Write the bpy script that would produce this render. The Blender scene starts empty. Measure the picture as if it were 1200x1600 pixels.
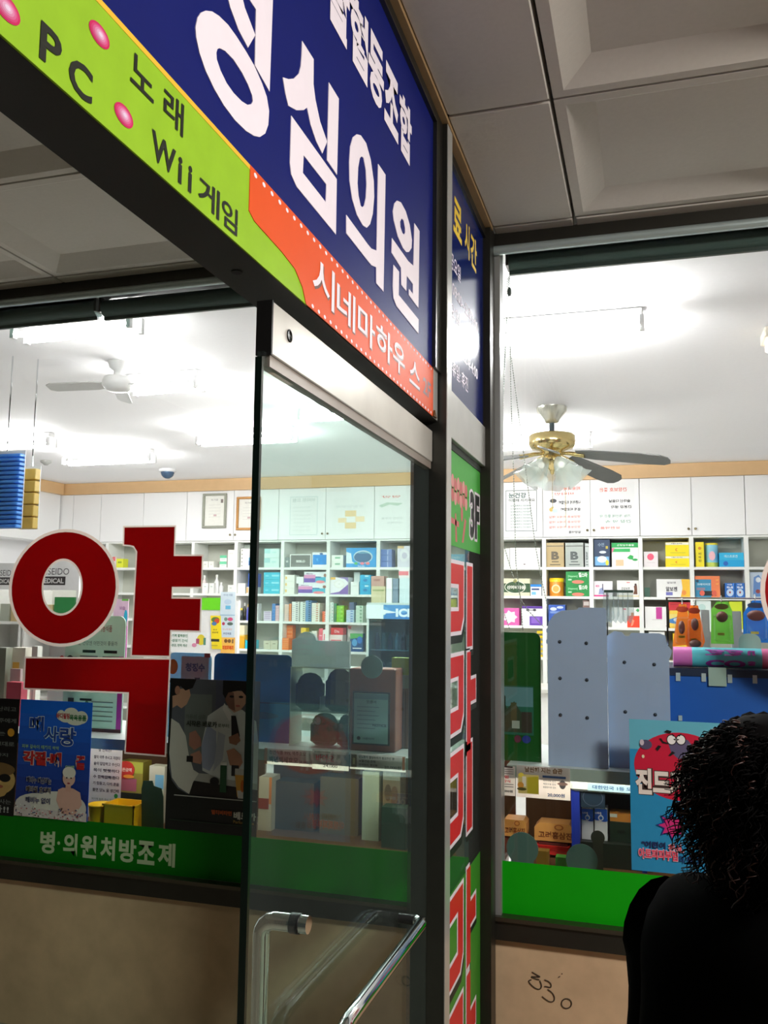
import bpy, math, random
from mathutils import Vector, Matrix
from mathutils.geometry import tessellate_polygon
random.seed(7)
SC = bpy.context.scene
COL = SC.collection
ZF = -0.27                    # floor level below the datum the parts are measured from
LIFT = -ZF                    # so that the floor ends up at z = 0
H = 1.70                      # eye height above the datum
# ------------------------------------------------------------------ camera
FPX, YAW, PITCH, ROLL = 1357.2, 0.294335, 0.105243, 0.011481
_f = Vector((-math.sin(YAW)*math.cos(PITCH), math.cos(YAW)*math.cos(PITCH), math.sin(PITCH)))
_r0 = Vector((math.cos(YAW), math.sin(YAW), 0)); _u0 = _r0.cross(_f)
_r = math.cos(ROLL)*_r0 + math.sin(ROLL)*_u0
_u = -math.sin(ROLL)*_r0 + math.cos(ROLL)*_u0
cam = bpy.data.cameras.new('camera'); cam.sensor_fit = 'VERTICAL'; cam.sensor_height = 36.0
cam.lens = FPX/1600*36.0; cam.clip_start = 0.02
camo = bpy.data.objects.new('camera', cam); COL.objects.link(camo)
camo.matrix_world = Matrix(((_r.x,_u.x,-_f.x,0),(_r.y,_u.y,-_f.y,0),(_r.z,_u.z,-_f.z,H+LIFT),(0,0,0,1)))
SC.camera = camo
# ------------------------------------------------------------------ world, exposure, lamps
w = bpy.data.worlds.new('night'); SC.world = w; w.use_nodes = True
w.node_tree.nodes['Background'].inputs[0].default_value = (0.55, 0.5, 0.42, 1)
w.node_tree.nodes['Background'].inputs[1].default_value = 0.06
SC.view_settings.view_transform = 'Standard'; SC.view_settings.look = 'None'
SC.view_settings.gamma = 1; SC.view_settings.use_curve_mapping = False
SC.view_settings.exposure = 0.0
SC.cycles.max_bounces = 10; SC.cycles.transparent_max_bounces = 24; SC.cycles.diffuse_bounces = 5
SC.cycles.glossy_bounces = 5; SC.cycles.sample_clamp_indirect = 6.0
SC.cycles.caustics_reflective = False; SC.cycles.caustics_refractive = False
def arealamp(name, loc, sx, sy, power, color=(1,1,1), tgt=None):
    l = bpy.data.lights.new(name, 'AREA'); l.shape = 'RECTANGLE'; l.size = sx; l.size_y = sy
    l.energy = power; l.color = color
    o = bpy.data.objects.new(name, l); COL.objects.link(o); o.location = (loc[0],loc[1],loc[2]+LIFT)
    if tgt: o.rotation_euler = (Vector(tgt)-Vector(loc)).to_track_quat('-Z','Y').to_euler()
    return o
arealamp('arcade_lamp', (2.1, 0.7, 3.22), 0.6, 0.6, 165, (1.0,0.95,0.9), (0.7,1.7,1.0))
LAMP_E = 240.0                 # shop ceiling lamps' emission
# ------------------------------------------------------------------ helpers
def lin(c): c/=255.0; return c/12.92 if c<=0.04045 else ((c+0.055)/1.055)**2.4
MATS = {}
def M(rgb, rough=0.5, metal=0.0, var=0.06, scale=30.0, alpha=None, emit=0.0, bump=0.0, spec=0.5, trans=0.0):
    key = (tuple(rgb), rough, metal, var, scale, alpha, emit, bump, spec, trans)
    if key in MATS: return MATS[key]
    m = bpy.data.materials.new('mat_%d_%d_%d' % tuple(rgb)); m.use_nodes = True
    nt = m.node_tree; b = nt.nodes['Principled BSDF']; L = nt.links.new
    c = tuple(lin(x) for x in rgb)
    b.inputs['Roughness'].default_value = rough; b.inputs['Metallic'].default_value = metal
    b.inputs['Specular IOR Level'].default_value = spec
    tc = nt.nodes.new('ShaderNodeTexCoord'); nz = nt.nodes.new('ShaderNodeTexNoise')
    nz.inputs['Scale'].default_value = scale; nz.inputs['Detail'].default_value = 4
    mx = nt.nodes.new('ShaderNodeMix'); mx.data_type = 'RGBA'
    mx.inputs[6].default_value = tuple(x*(1-var) for x in c)+(1,)
    mx.inputs[7].default_value = tuple(min(1,x*(1+var)) for x in c)+(1,)
    L(tc.outputs['Object'], nz.inputs['Vector']); L(nz.outputs[0], mx.inputs[0]); L(mx.outputs[2], b.inputs['Base Color'])
    if emit:
        L(mx.outputs[2], b.inputs['Emission Color']); b.inputs['Emission Strength'].default_value = emit
    if bump:
        bp = nt.nodes.new('ShaderNodeBump'); bp.inputs['Strength'].default_value = bump; bp.inputs['Distance'].default_value = 0.004
        L(nz.outputs[0], bp.inputs['Height']); L(bp.outputs[0], b.inputs['Normal'])
    if alpha is not None: b.inputs['Alpha'].default_value = alpha
    if trans:
        tl = nt.nodes.new('ShaderNodeBsdfTranslucent'); ms = nt.nodes.new('ShaderNodeMixShader'); ms.inputs[0].default_value = trans
        L(mx.outputs[2], tl.inputs[0]); L(b.outputs[0], ms.inputs[1]); L(tl.outputs[0], ms.inputs[2]); L(ms.outputs[0], nt.nodes['Material Output'].inputs[0])
    MATS[key] = m; return m
def glassmat(name, tint, refl=1.0, rough=0.0, haze=0.0, hazecol=(0.8,0.85,0.85)):
    m = bpy.data.materials.new(name); m.use_nodes = True; nt = m.node_tree; L = nt.links.new
    for n in list(nt.nodes): nt.nodes.remove(n)
    out = nt.nodes.new('ShaderNodeOutputMaterial'); tr = nt.nodes.new('ShaderNodeBsdfTransparent'); gl = nt.nodes.new('ShaderNodeBsdfGlossy')
    tr.inputs[0].default_value = tint+(1,); gl.inputs['Roughness'].default_value = rough
    fr = nt.nodes.new('ShaderNodeFresnel'); ge = nt.nodes.new('ShaderNodeNewGeometry')
    io = nt.nodes.new('ShaderNodeMath'); io.operation = 'MULTIPLY_ADD'; io.inputs[1].default_value = 1/1.5-1.5; io.inputs[2].default_value = 1.5
    L(ge.outputs['Backfacing'], io.inputs[0]); L(io.outputs[0], fr.inputs[0])   # same reflection from either side of the pane
    mu = nt.nodes.new('ShaderNodeMath'); mu.operation = 'MULTIPLY'; mu.inputs[1].default_value = refl
    mx = nt.nodes.new('ShaderNodeMixShader'); L(fr.outputs[0], mu.inputs[0]); L(mu.outputs[0], mx.inputs[0])
    L(tr.outputs[0], mx.inputs[1]); L(gl.outputs[0], mx.inputs[2]); last = mx
    if haze:
        df = nt.nodes.new('ShaderNodeBsdfDiffuse'); df.inputs[0].default_value = hazecol+(1,)
        nz = nt.nodes.new('ShaderNodeTexNoise'); nz.inputs['Scale'].default_value = 3.0
        m2 = nt.nodes.new('ShaderNodeMath'); m2.operation = 'MULTIPLY'; m2.inputs[1].default_value = haze*2
        mm = nt.nodes.new('ShaderNodeMixShader'); L(nz.outputs[0], m2.inputs[0]); L(m2.outputs[0], mm.inputs[0])
        L(mx.outputs[0], mm.inputs[1]); L(df.outputs[0], mm.inputs[2]); last = mm
    L(last.outputs[0], out.inputs[0]); return m
def ray(x, y): return _r*((x-600)/FPX) - _u*((y-800)/FPX) + _f
def onY(x, y, Y): d = ray(x,y); d = d*(Y/d.y); return d.x, d.z+H
def onX(x, y, X): d = ray(x,y); d = d*(X/d.x); return d.y, d.z+H
def onZ(x, y, Z): d = ray(x,y); d = d*((Z-H)/d.z); return d.x, d.y
def rect(x0,y0,x1,y1,Y):      # upright rectangle on the plane Y measured in the photo
    xm, ym = (x0+x1)/2, (y0+y1)/2
    return onY(x0,ym,Y)[0], onY(x1,ym,Y)[0], onY(xm,y1,Y)[1], onY(xm,y0,Y)[1]
class Frame:                  # a drawing plane: origin, u, v and their normal
    def __init__(s, o, u, v): s.o=Vector(o); s.u=Vector(u); s.v=Vector(v); s.n=s.u.cross(s.v).normalized()
    def p(s, a, b, h=0): return s.o + s.u*a + s.v*b + s.n*h
def FY(Y): return Frame((0,Y,0),(1,0,0),(0,0,1))       # faces the street
def FX(X): return Frame((X,0,0),(0,1,0),(0,0,1))       # faces +x
GL = {}; GLC = bpy.data.curves.new('lettering', 'FONT'); GLC.resolution_u = 3; GLO = bpy.data.objects.new('lettering', GLC)   # shapes the letters; removed at the end
def glyphs(s, bold):
    k = (s, bold)
    if k in GL: return GL[k]
    GLC.body = s; GLC.offset = bold; me = GLO.to_mesh()
    vs = [(v.co.x, v.co.y) for v in me.vertices]; fs = [tuple(p.vertices) for p in me.polygons]
    GLO.to_mesh_clear()
    x0=min(v[0] for v in vs); x1=max(v[0] for v in vs); y0=min(v[1] for v in vs); y1=max(v[1] for v in vs)
    GL[k] = ([((x-x0)/max(1e-6,x1-x0), (y-y0)/max(1e-6,y1-y0)) for x,y in vs], fs, (x1-x0)/max(1e-6,y1-y0)); return GL[k]
class MB:
    def __init__(s): s.v=[]; s.f=[]; s.m=[]; s.sm=[]; s.mats=[]
    def mi(s, m):
        if m not in s.mats: s.mats.append(m)
        return s.mats.index(m)
    def add(s, vs, fs, m, smooth=False):
        k=len(s.v); i=s.mi(m); s.v += [tuple(p) for p in vs]
        for f in fs: s.f.append(tuple(a+k for a in f)); s.m.append(i); s.sm.append(smooth)
        return s
    def box(s, x0,x1,y0,y1,z0,z1, m):
        vs=[(x,y,z) for x in (x0,x1) for y in (y0,y1) for z in (z0,z1)]
        return s.add(vs, [(0,1,3,2),(4,6,7,5),(0,4,5,1),(2,3,7,6),(0,2,6,4),(1,5,7,3)], m)
    def bbox(s, x0,x1,y0,y1,z0,z1, m, b=0.005):         # box with chamfered upright and level edges
        cx,cy,cz=(x0+x1)/2,(y0+y1)/2,(z0+z1)/2; hx,hy,hz=(x1-x0)/2,(y1-y0)/2,(z1-z0)/2
        b=min(b,hx*.45,hy*.45,hz*.45); rings=[]
        for zz,ins in ((-hz,b),(-hz+b,0),(hz-b,0),(hz,b)):
            X,Y=hx-ins,hy-ins; rings.append([(cx+a,cy+c,cz+zz) for a,c in ((-X+b,-Y),(X-b,-Y),(X,-Y+b),(X,Y-b),(X-b,Y),(-X+b,Y),(-X,Y-b),(-X,-Y+b))])
        return s.loft(rings, m, False)
    def loft(s, rings, m, smooth=True, caps=True, closed=True):
        n=len(rings[0]); vs=[p for r in rings for p in r]; fs=[]
        for i in range(len(rings)-1):
            for j in range(n if closed else n-1):
                fs.append((i*n+j, i*n+(j+1)%n, (i+1)*n+(j+1)%n, (i+1)*n+j))
        s.add(vs, fs, m, smooth)
        if caps:
            s.add(rings[0], [tuple(range(n))[::-1]], m); s.add(rings[-1], [tuple(range(n))], m)
        return s
    def quad(s, F,u0,u1,v0,v1,h,m): return s.add([F.p(u0,v0,h),F.p(u1,v0,h),F.p(u1,v1,h),F.p(u0,v1,h)], [(0,1,2,3)], m)
    def slab(s, F,u0,u1,v0,v1,h0,h1,m): return s.poly(F,[(u0,v0),(u1,v0),(u1,v1),(u0,v1)],h0,h1,m)
    def poly(s, F, pts, h0, h1, m, holes=()):
        loops=[list(pts)]+[list(h) for h in holes]
        flat=[p for l in loops for p in l]
        tris=tessellate_polygon([[Vector((a,b,0)) for a,b in l] for l in loops])
        fixed=[]
        for t in tris:
            a,b,c=[flat[i] for i in t]
            cr=(b[0]-a[0])*(c[1]-a[1])-(b[1]-a[1])*(c[0]-a[0])
            fixed.append(tuple(t) if cr>0 else tuple(t)[::-1])
        s.add([F.p(a,b,h1) for a,b in flat], fixed, m)
        if abs(h1-h0)>1e-6:
            s.add([F.p(a,b,h0) for a,b in flat], [t[::-1] for t in fixed], m)
            for l in loops:
                n=len(l); s.add([F.p(a,b,h0) for a,b in l]+[F.p(a,b,h1) for a,b in l], [(i,(i+1)%n,n+(i+1)%n,n+i) for i in range(n)], m)
        return s
    def ell(s, F,cu,cv,ru,rv,h,m,n=24,h0=None,ring=None):
        pts=[(cu+ru*math.cos(2*math.pi*i/n), cv+rv*math.sin(2*math.pi*i/n)) for i in range(n)]
        ho=[] if ring is None else [[(cu+ru*ring*math.cos(2*math.pi*i/n), cv+rv*ring*math.sin(2*math.pi*i/n)) for i in range(n)]]
        return s.poly(F,pts,h if h0 is None else h0,h,m,ho)
    def text(s, F, t, u0,u1,v0,v1,h,m,bold=0.02,mirror=False):
        vs,fs,asp=glyphs(t,bold)
        vs=[(u1-(u1-u0)*a if mirror else u0+(u1-u0)*a, v0+(v1-v0)*b) for a,b in vs]
        if mirror: fs=[f[::-1] for f in fs]
        return s.add([F.p(a,b,h) for a,b in vs], fs, m)
    def tube(s, path, r, m, n=10, closed=False):
        P=[Vector(p) for p in path]; rings=[]; prev=None
        for i,p in enumerate(P):
            t=(P[min(i+1,len(P)-1)]-P[max(i-1,0)]).normalized()
            a=prev if prev is not None else (Vector((0,0,1)) if abs(t.z)<0.9 else Vector((1,0,0)))
            a=(a-t*a.dot(t)).normalized(); prev=a; b=t.cross(a); rr=r[i] if isinstance(r,(list,tuple)) else r
            rings.append([p+(a*math.cos(2*math.pi*j/n)+b*math.sin(2*math.pi*j/n))*rr for j in range(n)])
        return s.loft(rings, m)
    def lathe(s, prof, c, m, n=24, axis=None):
        c=Vector(c); ax=Vector(axis or (0,0,1)).normalized(); a=ax.orthogonal().normalized(); b=ax.cross(a)
        return s.loft([[c+ax*z+(a*math.cos(2*math.pi*j/n)+b*math.sin(2*math.pi*j/n))*max(r,1e-4) for j in range(n)] for r,z in prof], m)
    def ball(s, c, r, m, n=12, sc=(1,1,1)):
        k=max(4,n//2); rings=[]
        for i in range(k+1):
            th=-math.pi/2+math.pi*i/k
            rings.append([(c[0]+r*sc[0]*max(math.cos(th),1e-3)*math.cos(2*math.pi*j/n), c[1]+r*sc[1]*max(math.cos(th),1e-3)*math.sin(2*math.pi*j/n), c[2]+r*sc[2]*math.sin(th)) for j in range(n)])
        return s.loft(rings, m)
    def build(s, name, parent=None):
        me=bpy.data.meshes.new(name)
        V=s.v
        if parent is not None:
            o0=parent['_o'] if '_o' in parent else None
            base=Vector(WORLD[parent.name]); V=[tuple(Vector(p)-base) for p in V]
            org=base
        else:
            xs=[p[0] for p in V]; ys=[p[1] for p in V]; zs=[p[2] for p in V]
            org=Vector(((min(xs)+max(xs))/2,(min(ys)+max(ys))/2,min(zs))); V=[tuple(Vector(p)-org) for p in V]
        me.from_pydata(V, [], s.f)
        for m in s.mats: me.materials.append(m)
        me.polygons.foreach_set('material_index', s.m); me.polygons.foreach_set('use_smooth', s.sm); me.update()
        o=bpy.data.objects.new(name, me); COL.objects.link(o)
        if parent is not None: o.parent=parent
        else: o.location=org+Vector((0,0,LIFT))
        WORLD[o.name]=tuple(org); return o
WORLD = {}
def tag(o, label, cat, group=None):
    o['label']=label; o['category']=cat
    if group: o['group']=group
    return o
def struct(o): o['kind']='structure'; return o
def thing(name, label, cat, loc, group=None):
    o=bpy.data.objects.new(name, None); COL.objects.link(o); o.location=(loc[0],loc[1],loc[2]+LIFT); o.empty_display_size=0.05
    WORLD[o.name]=tuple(loc); return tag(o,label,cat,group) if label else o
WHITE=(243,243,240)
# ------------------------------------------------------------------ materials used often
STEEL=M((70,70,66),0.32,0.85,0.12,18); DARKST=M((58,56,50),0.4,0.75,0.15,12); BRIGHT=M((205,205,200),0.3,0.55,0.12,9)
CHROME=M((225,228,230),0.08,1.0,0.02); BLACK=M((14,14,15),0.5); LETTER=M((238,228,236),0.6,0,0.03,spec=.2)
SIGNBLUE=M((5,20,100),0.6,0,0.08,14,spec=.2); GREENV=M((38,160,40),0.5,0,0.05)
TILE=M((196,190,180),0.85,0,0.05,60,bump=0.15)
PLASTER=M((248,247,249),0.8,0,0.02)
CABW=M((244,244,244),0.4,0,0.01)
# ================================================================== THE SETTING
D=3.593; ZC=3.25; B=9.83                      # shopfront plane, shop ceiling, shelving front
m=MB(); m.box(-7,4,-4,3.6,ZF-0.05,ZF,M((150,140,125),0.6,0,0.1,6)); struct(m.build('floor_arcade'))
m=MB(); m.box(-7.85,2.6,3.71,10.3,ZF-0.05,ZF,M((232,230,226),0.25,0,0.05,4)); struct(m.build('floor'))
m=MB(); m.box(-7.85,2.6,3.62,10.3,ZC,ZC+0.04,PLASTER); struct(m.build('ceiling'))
m=MB(); m.box(-7.85,2.6,10.22,10.3,ZF,ZC,PLASTER); struct(m.build('wall_back'))
m=MB(); m.box(-7.93,-7.85,3.7,10.3,ZF,ZC,PLASTER); struct(m.build('wall_left'))
m=MB(); m.box(2.6,2.68,3.7,10.3,ZF,ZC,PLASTER); struct(m.build('wall_right'))
# arcade ceiling of coffered tiles
m=MB(); Zt=3.29; S=0.93
def coffer(x0,x1,y0,y1,deep=True):
    e=0.006; x0+=e;x1-=e;y0+=e;y1-=e
    m.box(x0,x1,y0,y1,Zt+0.055,Zt+0.06,TILE)
    if not deep:
        m.bbox(x0,x1,y0,y1,Zt-0.004,Zt+0.05,TILE,0.004); return
    a=0.035; b=0.125; q=0.05
    def ring(i,z): return [(x0+i,y0+i,z),(x1-i,y0+i,z),(x1-i,y1-i,z),(x0+i,y1-i,z)]
    R=[ring(0,Zt+0.05),ring(0,Zt),ring(a,Zt),ring(b,Zt+q)]
    for i in range(3):
        for j in range(4): m.add([R[i][j],R[i][(j+1)%4],R[i+1][(j+1)%4],R[i+1][j]],[(0,1,2,3)],TILE)
    m.add(R[3],[(0,1,2,3)],TILE)
ys=[3.50,2.63,1.70,0.77,-0.16,-1.09,-2.02]
for j in range(len(ys)-1):
    y1,y0=ys[j],ys[j+1]
    coffer(-0.60,-0.26,y0,y1,False)
    for i in range(3): coffer(-0.26+i*S,-0.26+(i+1)*S,y0,y1)
    xs=[-0.74,-1.02,-1.90,-2.78,-3.66]
    for i in range(4): coffer(xs[i+1],xs[i],y0,y1,i>0)
for a,b in ((-0.60,-0.26),(-0.26,0.67),(0.67,1.6),(1.6,2.53),(-3.66,-2.78),(-2.78,-1.90),(-1.90,-1.02),(-1.02,-0.74)): coffer(a,b,3.50,3.592,False)
m.box(-3.7,2.6,-2.1,3.6,Zt+0.07,Zt+0.1,M((60,58,55),0.9)); struct(m.build('ceiling_arcade'))
m=MB(); m.box(-0.625,-0.595,-1.0,3.50,3.272,3.289,M((150,120,80),0.7,0,0.25,14)); struct(m.build('trim_1'))
# wall under the shopfront
wl=MB(); wm=M((206,176,140),0.8,0,0.24,9,bump=0.3)
wl.box(-3.9,2.6,3.60,3.70,ZF,0.385,wm); wall=struct(wl.build('wall_front'))
g=MB(); gm=M((60,48,34),0.8)
def smooth(P,n=6):
    P=[Vector(q) for q in P]; out=[]
    for i in range(len(P)-1):
        a,b,c,d=P[max(i-1,0)],P[i],P[i+1],P[min(i+2,len(P)-1)]
        for k in range(n):
            t=k/n; out.append(0.5*((2*b)+(c-a)*t+(2*a-5*b+4*c-d)*t*t+(3*b-a-3*c+d)*t**3))
    return out+[P[-1]]
def stroke(pts,r=0.0022):
    pts=smooth([(770+.175*x,1450+.175*y) for x,y in pts]); g.tube([ (lambda q:(q[0],3.598,q[1]))(onY(x,y,3.598)) for x,y in pts],r,gm,6)
stroke([(350,394),(395,420),(420,436),(385,436),(345,436),(385,455),(415,462)]); stroke([(345,462),(322,475),(340,505),(385,540),(420,545),(435,515),(420,470)]); stroke([(462,463),(500,480),(520,505),(515,530),(485,525),(462,522)]); stroke([(490,548),(530,580),(550,620),(540,655),(500,655),(440,612)])
stroke([(658+45*math.cos(a*0.6),675+43*math.sin(a*0.6)) for a in range(12)]); stroke([(585,442),(600,432)],.0015); stroke([(615,405),(622,412)],.0015)
g.build('graffiti',wall)
# shopfront frame and glass
fr=MB(); fr.box(-3.9,2.6,3.565,3.68,0.387,0.475,DARKST); fr.box(-3.9,2.6,3.55,3.60,0.462,0.478,M((80,74,62),0.3,0.7))
win=struct(fr.build('window_1'))
f2=MB(); f2.box(-3.9,2.6,3.57,3.76,3.228,3.288,DARKST); f2.tube([(-3.9,3.562,3.208),(2.6,3.562,3.208)],0.02,M((170,184,182),0.35,0.5),14); f2.build('head_rail',win)
f3=MB(); f3.box(-0.612,-0.578,3.575,3.66,0.478,3.225,M((180,182,180),0.3,0.6)); f3.build('mullion',win)
f3=MB(); f3.box(-3.96,-3.9,3.57,3.66,0.39,3.288,DARKST); f3.box(2.56,2.6,3.57,3.66,0.39,3.288,DARKST); f3.build('jamb',win)
SHOPGL=glassmat('shop_glass',(0.94,0.97,0.95),0.9)
gl=MB(); gl.quad(FY(3.605),-3.9,-0.612,0.478,3.226,0,SHOPGL); gl.quad(FY(3.605),-0.578,2.56,0.478,3.226,0,SHOPGL); gl.build('glass',win)
# ---- entrance partition: posts, beam, door, fixed pane
p=MB(); p.box(-0.715,-0.60,2.645,2.722,ZF,3.286,STEEL); p.box(-0.605,-0.598,2.650,2.716,ZF,3.286,BRIGHT); struct(p.build('trim_2'))
p=MB(); p.box(-0.705,-0.60,3.462,3.562,ZF,3.286,DARKST); struct(p.build('trim_3'))
p=MB(); p.box(-0.715,-0.60,-0.25,-0.17,ZF,3.286,STEEL); struct(p.build('trim_4'))
DX=-0.658
door=struct(MB().box(DX-0.006,DX+0.006,1.394,2.632,ZF+0.01,2.15,glassmat('door_glass',(0.87,0.975,0.94),0.5,0.0,0.012,(0.75,0.85,0.85))).build('door_1'))
MB().box(DX-0.0065,DX+0.0065,1.386,1.3945,ZF+0.01,2.138,M((6,26,20),0.25)).build('glass_edge',door)
r=MB(); r.bbox(DX-0.015,DX+0.015,1.41,2.64,2.147,2.247,M((214,210,200),0.32,0.45,0.16,7),0.002); r.box(DX-0.0155,DX-0.0145,1.409,2.64,2.147,2.247,BLACK); r.box(DX-0.0155,DX+0.0155,1.405,1.411,2.146,2.248,BLACK)
r.box(DX-0.011,DX+0.011,1.41,2.64,2.125,2.147,M((150,140,130),0.4,0.3)); rail=r.build('top_rail',door)
s_=MB(); s_.lathe([(0.0125,0),(0.0125,0.0015),(0.009,0.002),(0.009,0.0012),(0.001,0.0012)],(DX+0.015,1.487,2.205),M((20,22,16),0.4,0.6),18,(1,0,0)); s_.build('pivot_bolt',rail)
hb=MB(); pts=[(DX-0.072,1.62,0.30),(DX-0.072,1.62,1.06)]+[(DX-0.072+0.028*(1-math.cos(t)),1.62,1.06+0.028*math.sin(t)) for t in (0.4,0.8,1.2,1.57)]+[(DX-0.008,1.62,1.088)]
hb.tube(pts,0.017,CHROME,14); hb.tube([(DX+0.008,1.62,1.088),(DX+0.026,1.62,1.088)],0.017,CHROME,14); handle=hb.build('pull_handle',door)
MB().tube([(DX-0.010,1.62,1.088),(DX+0.009,1.62,1.088)],0.019,BLACK,14).build('gasket',handle)
hb=MB(); pts=[(DX+0.006,2.33,0.866),(DX+0.056,2.33,0.866),(DX+0.068,2.322,0.866),(DX+0.073,2.30,0.866),(DX+0.073,1.80,0.876),(DX+0.073,1.72,0.876),(DX+0.073,1.66,0.86),(DX+0.073,1.63,0.82),(DX+0.073,1.62,0.30)]
hb.tube(pts[1:],0.0155,CHROME,14); hb.tube(pts[:2],0.013,BLACK,14); hb.build('push_bar',door)
# fixed pane beside the door
pane=struct(MB().box(-0.652,-0.644,2.722,3.462,ZF+0.01,2.262,glassmat('pane_glass',(0.80,0.90,0.86),1.25,0.03,0.02)).build('window_2'))
r=MB(); r.bbox(-0.665,-0.622,2.722,3.53,2.26,2.423,BRIGHT,0.002); r.box(-0.66,-0.64,2.722,3.462,2.235,2.26,M((20,40,25),0.5)); r.build('transom',pane)
F=FX(-0.6435); v=MB()
v.poly(F,[(2.722,1.903),(3.462,1.903),(3.462,2.24),(2.722,2.24)],0,0.0006,M((70,170,62),0.5)); v.poly(F,[(2.722,ZF+.02),(3.462,ZF+.02),(3.462,0.746),(2.722,0.746)],0,0.0006,M((60,140,36),0.5))
pk=M((205,105,105),0.5); pk2=M((225,150,145),0.5)
for i in range(9):
    for j in range(2): v.ell(F,2.80+0.047*i,2.075+0.045*j+0.008*(i%2),0.024,0.027,0.001,pk if (i+j)%2 else pk2,12)
v.ell(F,3.10,2.03,0.02,0.03,0.001,pk,12)
v.poly(F,[(2.80,1.985),(3.05,1.975),(3.05,1.995),(2.80,2.005)],0.001,0.001,pk); v.poly(F,[(2.99,1.92),(3.02,1.92),(3.00,2.02),(2.98,2.02)],0.001,0.001,pk); v.poly(F,[(3.10,1.925),(3.13,1.925),(3.18,2.01),(3.15,2.02)],0.001,0.001,pk)
v.text(F,'3F',3.235,3.455,1.945,2.145,0.0012,LETTER,0.09); v.text(F,'3F',3.25,3.44,1.955,2.135,0.0018,M((12,20,14),0.5),0.045)
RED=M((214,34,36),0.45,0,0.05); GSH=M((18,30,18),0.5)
def vowel(z0,z1,tick):
    a,b=3.195,3.295
    P=[(a,z0),(b,z0),(b,z1),(a,z1)] if not tick else [(a,z0),(b-0.03,z0),(b-0.03,tick-0.04),(b+0.07,tick-0.04),(b+0.07,tick+0.04),(b-0.03,tick+0.04),(b-0.03,z1),(a,z1)]
    return P
def grow(P,d):
    cx=sum(p[0] for p in P)/len(P); cz=sum(p[1] for p in P)/len(P)
    return [(x+(d if x>cx else -d), z+(d if z>cz else -d)) for x,z in P]
def letterbox(z0,z1,hz=0.10):
    o=[(2.735,z0),(3.08,z0),(3.13,z0+0.05),(3.13,z1),(2.735,z1)]; h=[(2.84,z0+0.07),(3.045,z0+0.07),(3.045,z1-0.07),(2.84,z1-0.07)]
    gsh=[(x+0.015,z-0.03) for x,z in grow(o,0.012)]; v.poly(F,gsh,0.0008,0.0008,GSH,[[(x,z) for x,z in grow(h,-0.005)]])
    v.poly(F,grow(o,0.014),0.0012,0.0012,LETTER,[grow(h,-0.014)]); v.poly(F,o,0.0018,0.0018,RED,[h])
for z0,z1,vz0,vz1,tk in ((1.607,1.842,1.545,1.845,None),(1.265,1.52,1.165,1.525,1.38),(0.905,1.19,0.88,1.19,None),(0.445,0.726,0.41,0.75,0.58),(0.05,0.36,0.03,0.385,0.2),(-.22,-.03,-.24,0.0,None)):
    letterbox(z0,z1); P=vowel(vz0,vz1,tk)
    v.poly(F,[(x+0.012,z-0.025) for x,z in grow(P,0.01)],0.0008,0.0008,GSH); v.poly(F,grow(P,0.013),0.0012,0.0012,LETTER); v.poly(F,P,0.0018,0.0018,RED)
tag(v.build('window_lettering'),'red outlined vertical lettering and green film on the narrow pane beside the door','sign')
# ---- big blue sign over the door
sg=MB(); sg.box(-0.726,-0.628,-0.17,2.645,2.277,3.286,M((24,24,20),0.6,0.2)); sign=sg.build('signboard')
hx,hy=onZ(370,425,2.2765); MB().lathe([(.010,0),(.010,.001)],(hx,hy,2.2755),M((5,5,5),0.8),16).build('screw_hole',sign)
tag(sign,'large blue clinic signboard with white letters over the glass door','sign')
F=FX(-0.628)
MB().slab(F,-0.17,2.556,2.427,3.235,0,0.003,SIGNBLUE).build('blue_panel',sign)
lg=MB(); lg.slab(F,-0.17,1.30,2.2775,2.427,0,0.003,M((146,190,40),0.6,0,0.12,25,spec=.2)); lg.slab(F,1.30,1.53,2.2775,2.34,0,0.0028,M((146,190,40),0.6,0,0.12,25,spec=.2)); lg.slab(F,-0.17,1.262,2.422,2.430,0.003,0.0036,M((240,190,50),0.5)); band=lg.build('green_band',sign)
og=MB(); OR=M((224,84,30),0.6,0,0.06,10,spec=.25)
og.poly(F,[(1.262,2.430),(1.262,2.350),(1.284,2.341),(1.401,2.334),(1.462,2.326),(1.501,2.304),(1.521,2.2775),(2.568,2.2775),(2.568,2.430)],0.0025,0.0042,OR)
for i in range(38):
    og.ell(F,1.282+i*0.034,2.421,0.0065,0.0042,0.0046,LETTER,8)
    if i>7: og.ell(F,1.282+i*0.034,2.2845,0.0065,0.0042,0.0046,LETTER,8)
og.slab(F,2.568,2.632,2.2775,2.432,0,0.003,BRIGHT); og.build('orange_band',sign)
fm=MB(); fm.slab(F,2.556,2.645,2.432,3.286,0,0.012,DARKST); fm.slab(F,-0.17,2.556,3.235,3.286,0,0.012,DARKST); fm.slab(F,-0.17,2.56,3.229,3.237,0.0,0.016,STEEL); fm.slab(F,2.552,2.558,2.43,3.237,0,0.016,STEEL); fm.build('frame',sign)
so=[(1.096,2.591),(1.115,2.603),(1.137,2.611),(1.168,2.617),(1.197,2.617),(1.233,2.614),(1.265,2.609),(1.297,2.597),(1.318,2.584),(1.329,2.564),(1.327,2.537),(1.316,2.515),(1.295,2.497),(1.273,2.487),(1.242,2.479),(1.201,2.475),(1.162,2.478),(1.13,2.486),(1.102,2.498),(1.082,2.514),(1.071,2.531),(1.068,2.545),(1.073,2.564),(1.082,2.578)]
si=[(1.143,2.561),(1.161,2.568),(1.19,2.572),(1.22,2.569),(1.244,2.562),(1.261,2.552),(1.264,2.544),(1.259,2.536),(1.244,2.526),(1.223,2.52),(1.194,2.517),(1.169,2.519),(1.148,2.527),(1.135,2.537),(1.133,2.547),(1.136,2.555)]
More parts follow.
